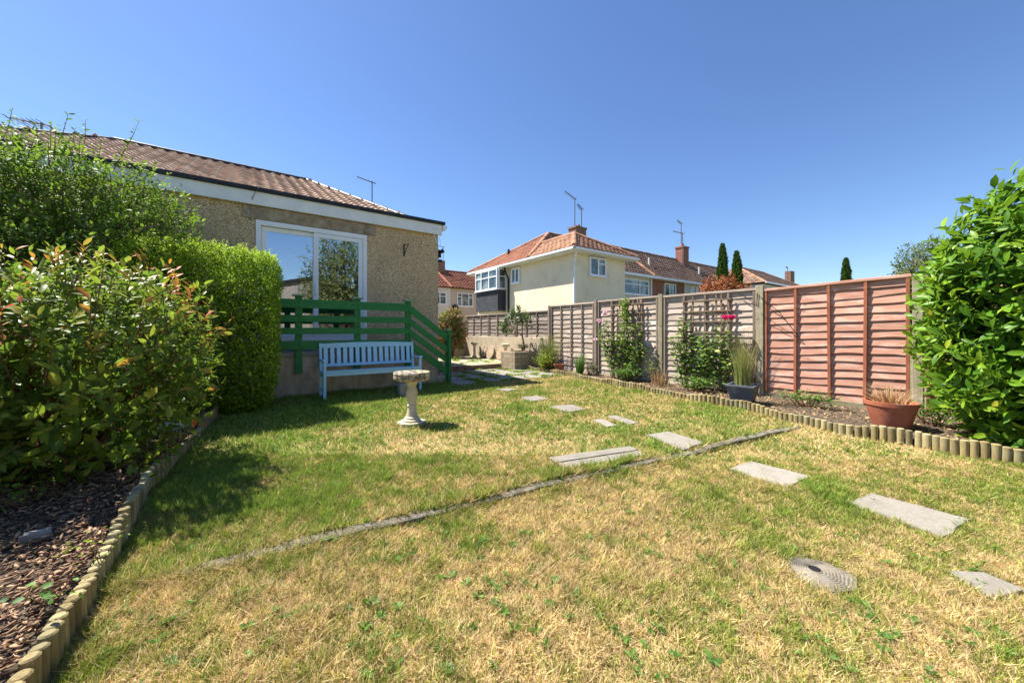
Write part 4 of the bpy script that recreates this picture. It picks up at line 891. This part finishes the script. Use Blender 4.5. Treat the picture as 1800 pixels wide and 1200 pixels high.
# ------------------------------------------------------------------ trees behind the fence
def cypress(px, top, Yc, w, label, grp='dark cypresses above the fence'):
    dx, dy = ray(px); x, y = dx*Yc, dy*Yc; zt = H+(HOR-top)*Yc/F; th = thing('cypress_tree', label, 'tree', (x,y,-.1), grp)
    MB().tube([(x,y,-.1),(x,y,zt*.9)],[.15,.02],8).build('trunk', M['bark'], th)
    n = 9000; h = rng.random(n)**.8; a = rng.uniform(0,6.283,n); lum = .55+.75*vnoise(a*2.2, h*9, 1.6, 7)
    rr = w*(1-h)**.62*np.minimum(1,(h+.1)*5)*lum*rng.uniform(.75,1.05,n); P = np.stack([x+rr*np.cos(a), y+rr*np.sin(a), .3+(zt-.3)*h], 1)
    D = np.stack([np.cos(a)*.5,np.sin(a)*.5,np.ones(n)],1)+rng.normal(0,.3,(n,3)); leafmesh('crown', P, D, rng.uniform(.10,.22,n), M['cypress'], th, .5, True, rng.uniform(0,1,n)); return th
cypress(1270,431,25,.62,'taller left cypress of the pair behind the row roof'); cypress(1295,444,26,.68,'shorter right cypress of the pair behind the row roof'); cypress(1487,456,27,.55,'lone cypress tip above the red fence panel')
def tree(name, label, px, Yc, zc, r, m, n, leaf, k=7, grp=None, seed=1, gap=0, up=.4, cat='tree', trunk=.12, power=2.1, lump=.3):
    dx, dy = ray(px); x, y = dx*Yc, dy*Yc; th = thing(name, label, cat, (x,y,-.1), grp)
    limbs((x,y,zc), r, (x,y,-.1), M['bark'], th, 9, trunk, 'trunk')
    shoots(n, (x,y,zc), r, k, leaf, m, th, power=power, lump=lump, shlen=leaf*3, shell=(.45,1), seed=seed, gap=gap, upb=up, name='crown', simple=True); return th
tree('red_leaf_tree', 'wide red and orange leaved photinia crown just above the fence', 1272, 14, 2.25, (1.2,.9,.82), M['redleaf'], 900, .13, seed=51, cat='tree', trunk=.06)
tree('broadleaf_tree', 'olive green broadleaf tree top behind the laurel', 1632, 20, 3.6, (1.9,1.4,2.4), M['treeleaf'], 1300, .16, seed=61)
tree('conifer_tree', 'dark conifer tip beside the olive tree behind the red fence', 1597, 22, 2.7, (1.0,.9,2.1), M['cypress'], 700, .16, seed=62, power=1.3)
# tree and shed behind the photographer (seen in the door glass)
tr = thing('broadleaf_tree', 'tall garden tree seen only as a reflection in the patio door', 'tree', (4.6,-6,-.1))
limbs((4.6,-6,4.0),(2.0,1.8,2.6),(4.6,-6,-.1),M['bark'],tr,12,.12,'trunk'); shoots(2200,(4.6,-6,3.6),(2.1,1.9,3.0),7,.15,M['treeleaf'],tr,power=2.2,lump=.3,shlen=.45,shell=(.4,1),seed=71,name='crown',simple=True)
sh = thing('garden_shed', 'timber shed with shallow pitched roof reflected in the patio door', 'shed', (.8,-7,-.1))
b = MB()
for i in range(60):
    x_ = -1.5+i*.16; b.box(x_, -8.01, -.1, x_+.15, -7.98+.004*(i%2), 3.0+1.2*(1-abs(x_-3.2)/4.8))
b.box(-1.4,-11,-.1,7.9,-8.02,3.0); b.build('wall', M['greywood2'], sh)
MB().yprism([(-1.8,2.98),(3.25,4.24),(8.3,2.98),(8.3,3.08),(3.25,4.36),(-1.8,3.08)], -11.2, -7.85).build('roof', M['bitumen'], sh)

# ------------------------------------------------------------------ neighbouring houses
nh = thing('cream_house', 'cream rendered two storey end house with hung slate oriel window', 'house', (15, 14, 0))
NX, EZ = 11.72, 4.62
b = MB(); b.box(NX, 14.62, -.1, 21.9, 19.8, EZ); b.box(NX, 11.55, -.1, 15.25, 14.62-.002, EZ); b.build('wall', M['cream'], nh)
nroof = thing('x', None, None, (0,0,0)); nroof.name = 'roof'; setpar(nroof, nh)
hiproof(nroof, NX-.42, 21.9, 14.22, 20.2, EZ+.12, 15.2, 21.9, 17.2, 7.12, (M['browntile'], M['redtile']), .3, .33, M['orangetile'], .13)
# extension roof: hipped towards the viewer, running back into the main roof
def slope2(name, pts, m, par):
    A = np.array(pts[0]); C_ = np.array(pts[1]); U = (C_-A)/np.linalg.norm(C_-A); w = np.array(pts[2])-A; w = w-U*np.dot(w,U); V = w/np.linalg.norm(w)
    tiled(name, A, U, V, [(float(np.dot(np.array(t)-A,U)), float(np.dot(np.array(t)-A,V))) for t in pts], m, par, .3, .33)
    MB().add([(p[0],p[1],p[2]-.03) for p in pts], [tuple(range(len(pts)))]).build('roof_felt', M['bitumen'], par)
ex0, ex1, ey0, ez = NX-.42, 15.65, 11.13, EZ+.12; ap = (13.5, 13.3, 6.02); bk = (13.5, 16.0, 6.02)
slope2('extension_roof_slope', [(ex0,ey0,ez),(ex1,ey0,ez),ap], M['orangetile'], nroof)
slope2('extension_roof_slope', [(ex0,15.2,ez),(ex0,ey0,ez),ap,bk,(13.5,15.8,6.02)][:4], M['orangetile'], nroof)
slope2('extension_roof_slope', [(ex1,ey0,ez),(ex1,15.2,ez),bk,ap], M['orangetile'], nroof)
caps((ex0,ey0,ez),ap,M['orangetile'],nroof,.12,name='hip_tiles'); caps((ex1,ey0,ez),ap,M['orangetile'],nroof,.12,name='hip_tiles'); caps(ap,bk,M['orangetile'],nroof,.12)
b = MB(); g0 = .10
b.box(ex0-.10, ey0-.10, EZ-.02, ex0, 20.3, EZ+.09); b.box(ex0-.10, ey0-.10, EZ-.021, ex1+.1, ey0-.002, EZ+.088); b.build('gutter', M['upvc'], nh, .02)
b = MB(); b.box(ex0, ey0, EZ-.06, NX-.002, 20.2, EZ+.02); b.box(NX-.002, ey0, EZ-.06, ex1, 11.548, EZ+.02); b.box(15.252,11.548,EZ-.06,ex1,14.6,EZ+.02); b.build('soffit', M['white'], nh)
MB().tube([(NX-.05,11.46,-.1),(NX-.05,11.46,4.05),(NX-.05,11.44,4.15),(ex0+.2,ey0+.06,4.55),(ex0+.2,ey0+.0,4.62)], .045, 8).build('downpipe', M['upvc'], nh, smooth=True)
MB().tube([(NX-.06,16.45,-.1),(NX-.06,16.45,4.0),(NX-.2,16.45,4.2),(NX-.35,16.45,4.6)], .05, 8).build('soil_pipe', M['black'], nh, smooth=True)
MB().tube([(NX+1.2,18.2,5.2),(NX+1.2,18.2,6.05)], .07, 8).build('vent_pipe', M['black'], nh)
win(nh, 'y', 11.55, 12.66, 13.76, 3.66, 4.50, (.52,), ((.68,.52,1),))
win(nh, 'x', NX, 15.44, 16.15, 3.66, 4.46, (.5,))
by0, by1 = 16.78, 19.1
bay = MB().box(11.18, by0, 2.25, NX-.002, by1, 3.42).build('oriel', M['slate'], nh)
MB().box(11.22, by0+.04, 3.42, NX-.002, by1-.04, 4.56).build('oriel_core', M['farglass'], bay)
win(bay, 'x', 11.215, by0+.01, by1, 3.44, 4.56, (.36,.72), ((.62,0,1),)); win(bay, 'y', by0+.035, 11.22, NX, 3.44, 4.56, (), ((.62,0,1),))
MB().box(11.3, by0+.1, 2.12, NX-.002, by1-.1, 2.248).build('oriel_base', M['cream'], bay)
chx, chy = xat(1015,15.3), 15.3
ch = MB().box(chx-.42, chy-.3, 5.2, chx+.42, chy+.3, 7.05).box(chx-.46, chy-.34, 7.052, chx+.46, chy+.34, 7.16).build('chimney', M['oldbrick'], nroof)
MB().tube([(chx+.1,chy,7.162),(chx+.1,chy,7.35)],[.11,.09],10).build('chimney_pot', M['terra'], ch)
aerial((chx-.22,chy,7.1), 1.75, 'left tv aerial on the cream house chimney', R(20), 1.3, r=.028); aerial((chx+.34,chy,7.1), 1.25, 'right lower tv aerial on the cream house chimney', R(30), .9, r=.028)
vp = (xat(1027,17.0),17.0); MB().tube([(*vp,6.6),(*vp,7.45)],.09,8).build('vent_pipe', M['metal'], nroof)
# the row continuing to the right
rwh = thing('terraced_row', 'long brown roofed terraced row with brick and white panels behind the fence', 'house', (28, 17, 0))
MB().box(21.902, 14.62, -.1, 36, 19.8, EZ).build('wall', M['brick'], rwh)
MB().box(15.25, 14.60, -.1, 22.0, 14.618, EZ).build('white_panel', M['paleren'], rwh); MB().box(26.2, 14.58, -.1, 36, 14.618, EZ).build('white_panel', M['paleren'], rwh)
rr_ = thing('x', None, None, (0,0,0)); rr_.name = 'roof'; setpar(rr_, rwh)
hiproof(rr_, 21.9, 36.4, 14.22, 20.2, EZ+.12, 21.9, 36.4, 17.2, 7.12, (M['browntile'], M['browntile']), .3, .33, M['browntile'], .12)
MB().box(15.7, 14.08, EZ-.04, 36.4, 14.2, EZ+.10).box(15.7, 14.2, EZ-.04, 36.4, 14.6, EZ).build('gutter', M['upvc'], rwh)
win(rwh, 'y', 14.60, 19.1, 21.7, 3.45, 4.42, (.62,), ((.66,0,.62),(.66,.62,1))); win(rwh, 'y', 14.62, xat(1167,14.6), xat(1187,14.6), 3.35, 4.45, (.45,)); win(rwh, 'y', 14.58, 27.0, 28.4, 3.35, 4.45)
MB().tube([(21.95,14.5,-.1),(21.95,14.5,4.6)], .05, 8).build('downpipe', M['upvc'], rwh)
for px, y_, z1 in ((1199,16.9,8.1),):
    x_ = xat(px,y_); chm = MB().box(x_-.42,y_-.35,5.8,x_+.42,y_+.35,z1-.02).box(x_-.47,y_-.40,z1-.018,x_+.47,y_+.40,z1+.1).build('chimney', M['brick'], rr_); MB().lathe([(.15,0),(.12,.3)],(x_,y_,z1+.102),12).build('chimney_pot', M['terra'], chm)
    aerial((x_-.15,y_,z1+.4), 1.7, 'taller tv aerial on the terraced row chimney', R(15), 1.1, r=.035); aerial((x_-.75,y_-.45,z1-1.6), 2.7, 'lower tv aerial left of the terraced row chimney', R(-10), 1.1, r=.035)
for px, y_ in ((1141,15.5),(1229,15.4)): x_ = xat(px,y_); MB().tube([(x_,y_,5.4),(x_,y_,6.3)],.07,8).build('vent_pipe', M['paleren'], rr_)
# house far right
fh = thing('brown_roofed_house', 'distant brown hipped roof with chimney above the fence post', 'house', (48,19,0))
MB().box(42.4,15.4,-.1,56,22.6,5.9).build('wall', M['paleren'], fh); MB().box(41.9,14.9,5.9,56.5,15.0,6.05).build('gutter', M['upvc'], fh)
fr_ = thing('x', None, None, (0,0,0)); fr_.name = 'roof'; setpar(fr_, fh)
hiproof(fr_, 42, 56.4, 15, 23, 6.0, 45.5, 52.5, 19, 8.35, (M['browntile'], M['browntile']), .3, .35, M['orangetile'], .13)
x_ = xat(1388,19); MB().box(x_-.55,18.6,7.6,x_+.55,19.4,9.35).build('chimney', M['oldbrick'], fr_); aerial((x_-.8,19,7.9), 1.9, 'small tv aerial beside the distant house chimney', R(10), 1.2, r=.04)
# red roofed pair beyond the house corner
for x0, x1, mm, lab, cat_ in ((6.5,13.95,'paleren','pale rendered house with red roof just right of the house corner','house'),(13.97,20.5,'pinkren','pinkish rendered house with red roof left of the cream house','house')):
    h_ = thing('red_roofed_house', lab, cat_, ((x0+x1)/2,31,0), 'red roofed pair across the street')
    MB().box(x0,28,-.1,x1,34,4.7).build('wall', M[mm], h_)
    rf = thing('x', None, None, (0,0,0)); rf.name = 'roof'; setpar(rf, h_)
    hiproof(rf, x0, x1, 27.7, 34.3, 4.72, x0, x1, 31, 6.6, (M['redtile'],M['redtile']), .3, .35, M['redtile'], .12)
    if x0 < 10:
        win(h_, 'y', 28, xat(765,28), xat(784,28), 3.3, 4.3, (.4,), ((.66,0,1),)); x_ = xat(771,31)
        MB().box(x_-.35,30.6,6.2,x_+.45,31.4,7.45).build('chimney', M['oldbrick'], rf); aerial((xat(779,31),31,6.6), 2.2, 'thin tv aerial on the red roof beyond the house corner', R(10), .8, r=.03)
    else:
        win(h_, 'y', 28, xat(803,28), xat(831,28), 3.2, 4.35, (.28,.72), ((.7,0,.28),(.7,.72,1)))
        xs = xat(799,27.9); MB().lathe([(.0,0),(.2,.02),(.28,.08)], (0,0,0), 16)
        MB().tube([(xs,27.95,3.05),(xs,27.75,3.05)],[.05,.3],14).build('satellite_dish', M['black'], h_)

# ------------------------------------------------------------------ lawn grass (uncountable)
NB = 1450000
Yc = np.sqrt(rng.uniform(.45**2, 11.0**2, NB)); 
# more blades near the camera
near = rng.random(NB) < .42; Yc[near] = np.sqrt(rng.uniform(.45**2, 3.4**2, near.sum()))
Xc = rng.uniform(-1.62,1.95,NB)*Yc+rng.uniform(-.4,.9,NB)
x = CA*Xc+SA*Yc; y = -SA*Xc+CA*Yc
ok = inpoly(x, y, lawn_poly)
for hp in holes:
    c_ = np.mean(hp,0); sp2 = [(c_[0]+(p[0]-c_[0])*.985, c_[1]+(p[1]-c_[1])*.985) for p in hp]; ok &= ~inpoly(x, y, sp2)
dk_ = kside(x,y)/L; tk = ((x-K0[0])*kd.x+(y-K0[1])*kd.y); ok &= ~((np.abs(dk_) < .032)&(tk > .1)&(tk < L)&(rng.random(NB) > np.clip((vnoise(tk,0*tk,2.6,77)-.45)*3,0,.92)))
ok &= ((x-bc[0])**2+(y-bc[1])**2) > .15**2
dens = fbm(x, y, 7, 33); ok &= rng.random(NB) < .55+.9*dens
x, y, Yc = x[ok], y[ok], Yc[ok]; n = len(x); print('blades', n)
dry = dryness(x, y); isdry = rng.random(n) < np.clip(dry*1.15-.05, .04, .85)
green = (.135+.095*rng.random(n))[:, None]*np.array([1.02,1.45,.22])*(1+.4*(rng.random(n)-.5))[:, None]
green[:, 0] *= 1+.9*dry*rng.random(n)
lush = np.clip(.35-dry, 0, .35)[:, None]/.35; green = green*(1+.1*lush)
straw = (.33+.25*rng.random(n))[:, None]*np.array([1.23,.94,.46]); straw[:, 1] *= .92+.14*rng.random(n)
colr = np.where(isdry[:, None], straw, green)
sc = np.clip(Yc/2.2, .8, 2.6)
hgt = (.016+.024*rng.random(n))*(.7+.7*vnoise(x,y,22,43))*np.where(isdry, .85, 1.1)*(1+.5*np.clip(.4-dry,0,1))*(.8+.5*vnoise(x,y,3,5))
eh = np.minimum(1+.8*np.exp(-np.abs(y-7.3)*6)+0.9*np.exp(-np.maximum(0,np.abs(dk_[ok])-.03)*22), 1.9); hgt *= eh
wid = (.0022+.0018*rng.random(n))*sc*.95; a = rng.uniform(0,6.283,n); tl = rng.uniform(.2,1.5,n)*np.where(isdry,1.35,.9); a2 = rng.uniform(0,6.283,n)
z = lawn_z(x, y)-.006
colr = colr*(.72+.62*vnoise(x,y,26,41))[:, None]
B = np.stack([x,y,z],1); S = np.stack([np.cos(a)*wid,np.sin(a)*wid,0*wid],1); T = np.stack([np.cos(a2)*tl*hgt, np.sin(a2)*tl*hgt, hgt],1)
V = np.stack([B-S, B+S, B+T],1).reshape(-1,3); Fa = np.arange(3*n).reshape(-1,3); cc_ = np.repeat(colr,3,axis=0); cc_[2::3] *= 1.1
tag(npmesh('lawn_grass', V, Fa, M['blade'], cols=cc_), 'short patchy lawn grass, part dried to straw', 'grass', kind='stuff')
# broad leaved weeds and clover scattered in the lawn
PP = []; DD = []; SS = []
for i in range(1500):
    yc = math.sqrt(random.uniform(1, 30)); xc_ = random.uniform(-1.4,1.4)*yc; px_ = CA*xc_+SA*yc; py_ = -SA*xc_+CA*yc
    if not inpoly(np.array([px_]), np.array([py_]), lawn_poly)[0] or any(inpoly(np.array([px_]), np.array([py_]), h_)[0] for h_ in holes): continue
    if dryness(px_,py_) > .8 and random.random() < .5: continue
    for q_ in range(random.randint(1,4)):
        ox, oy = random.gauss(0,.06), random.gauss(0,.06); k0 = random.randint(4,9); s_ = random.uniform(.012,.036)
        for k in range(k0): a_ = k*6.283/k0+random.random(); PP.append((px_+ox,py_+oy,float(lawn_z(px_,py_))+.006)); DD.append((math.cos(a_),math.sin(a_),random.uniform(.15,.8))); SS.append(s_*random.uniform(.7,1.2))
tag(leafmesh('lawn_weeds', np.array(PP), np.array(DD), np.array(SS), M['weed'], None, .38), 'small green broad leaved weeds spread through the lawn', 'weeds', kind='stuff')
# patio weeds
V = []; PP = []; DD = []
for i in range(150):
    gx_, gy_ = random.choice([(3.64+.6*random.randint(1,5)+random.gauss(0,.02), random.uniform(6.9,9.2)),(random.uniform(3.9,6.6),6.9+.6*random.randint(0,3)+random.gauss(0,.03)),(random.uniform(4.2,6.9),random.uniform(9.6,12.8))])
    if gx_ > 6.3 and gy_ < 9.5 and gy_ > 8.5: continue
    for k in range(22): a_ = random.uniform(0,6.28); PP.append((gx_+random.gauss(0,.05),gy_+random.gauss(0,.05),.15 if gy_>9.4 else .015)); DD.append((math.cos(a_),math.sin(a_),1.2))
tag(leafmesh('patio_weeds', np.array(PP), np.array(DD), rng.uniform(.03,.09,len(PP)), M['hedge'], None, .2, True), 'green weeds growing in the patio joints', 'weeds', kind='stuff')
# bark mulch
n = 26000; y = rng.uniform(.6,6.2,n); x = np.interp(y, [p[1] for p in LE], [p[0] for p in LE])-.045-rng.random(n)**1.4*3.2
ln = rng.uniform(.010,.045,n)*.5; wd = ln*rng.uniform(.2,.5,n); tk_ = rng.uniform(.001,.0035,n); a = rng.uniform(0,6.283,n); pit = rng.normal(0,.35,n); ro = rng.normal(0,.45,n)
z = .082+rng.random(n)*.035+.02*(fbm(x,y,3,8)-.5)
A = np.stack([np.cos(a)*np.cos(pit), np.sin(a)*np.cos(pit), np.sin(pit)],1); U0 = np.stack([-np.sin(a),np.cos(a),0*a],1); N0 = np.cross(A,U0); Bv = U0*np.cos(ro)[:,None]+N0*np.sin(ro)[:,None]; N_ = np.cross(A,Bv)
C0 = np.stack([x,y,z],1); vs = []
for sz in (-1,1):
    for sa, sb in ((-1,-.7),(1,-.35),(.8,.6),(-.7,1)): vs.append(C0+A*(ln*sa*rng.uniform(.8,1.2,n))[:,None]+Bv*(wd*sb)[:,None]+N_*(tk_*sz)[:,None])
V = np.stack(vs,1).reshape(-1,3); i8 = np.arange(n)[:,None]*8
Fa = np.concatenate([i8+np.array([q]) for q in ((3,2,1,0),(4,5,6,7),(0,1,5,4),(1,2,6,5),(2,3,7,6),(3,0,4,7))])
tone = rng.random(n)**1.6; col_ = np.array([.115,.058,.034])*(1-tone)[:,None]+np.array([.48,.32,.19])*tone[:,None]
tag(npmesh('bark_mulch', V, Fa, M['chip'], cols=np.repeat(col_,8,axis=0)), 'bark chippings covering the left bed', 'mulch', kind='stuff')
# dry leaves and debris in the right bed
n = 5000; y = rng.uniform(-1,7.5,n); x = FX-.1-rng.random(n)*1.2; P = np.stack([x,y,np.full(n,.04)],1)
k_ = np.array([inpoly(np.array([a_]),np.array([b_]),[(7.2,-2),(7.2,8.5)]+[(p[0]+.05,p[1]) for p in RE[::-1]])[0] for a_, b_ in zip(x,y)]); P = P[k_]
tag(leafmesh('leaf_litter', P, rng.normal(0,1,(len(P),3))*[1,1,.25]+[0,0,.1], rng.uniform(.015,.05,len(P)), M['dead'], None, .4, True), 'dry leaf litter on the soil of the fence bed', 'leaf litter', kind='stuff')
# small plants in the left bed
stemplant('strawberry_plant', 'young green leafy plant rooted in the bark by the edging', 'plant', (*G(98,1062,.09),.09), .08, .06, .06, 7, .032, M['weed'], 3, asp=.8, low=.8, rad=.002)
stemplant('small_weed', 'thin yellow green weed in the bark near the edging bend', 'plant', (*G(165,990,.09),.09), .14, .04, .04, 5, .02, M['hedge'], 8, rad=.002)
stemplant('ivy_sprig', 'low leafy sprig in the bark under the photinia', 'plant', (*G(30,895,.09),.09), .12, .12, .12, 9, .035, M['bush'], 6, asp=.8, rad=.003)
o = G(322,752,.1); MB().lathe([(.10,0),(.12,.04),(.09,.08),(.03,.10)], (o[0]-.1,o[1],.08), 9).build('rock', M['bathstone'], None, .01); tag(bpy.data.objects['rock'], 'pale tan rock in the bed corner by the hedge', 'rock')
o = G(285,748,.1); MB().prism(jag([(o[0]-.1,o[1]-.06),(o[0]+.06,o[1]-.05),(o[0]+.08,o[1]+.08),(o[0]-.08,o[1]+.07)],.04,.012), .06, .26).build('stone_block', M['stone'], None, .015); tag([ob for ob in bpy.data.objects if ob.name.startswith('stone_block')][-1], 'blue grey stone in the shade below the photinia', 'stone')
b = G(66,945,.09); MB().prism(jag([(b[0]-.05,b[1]-.03),(b[0]+.05,b[1]-.02),(b[0]+.04,b[1]+.03),(b[0]-.05,b[1]+.03)],.03,.008), .08, .125).build('paving_fragment', M['paving'], None, .004)
tag(bpy.data.objects['paving_fragment'], 'pale stone fragment lying on the bark mulch', 'stone')
for ob in list(bpy.data.objects):
    if ob.parent is not None and 'label' in ob and ob['label'] is None: del ob['label']
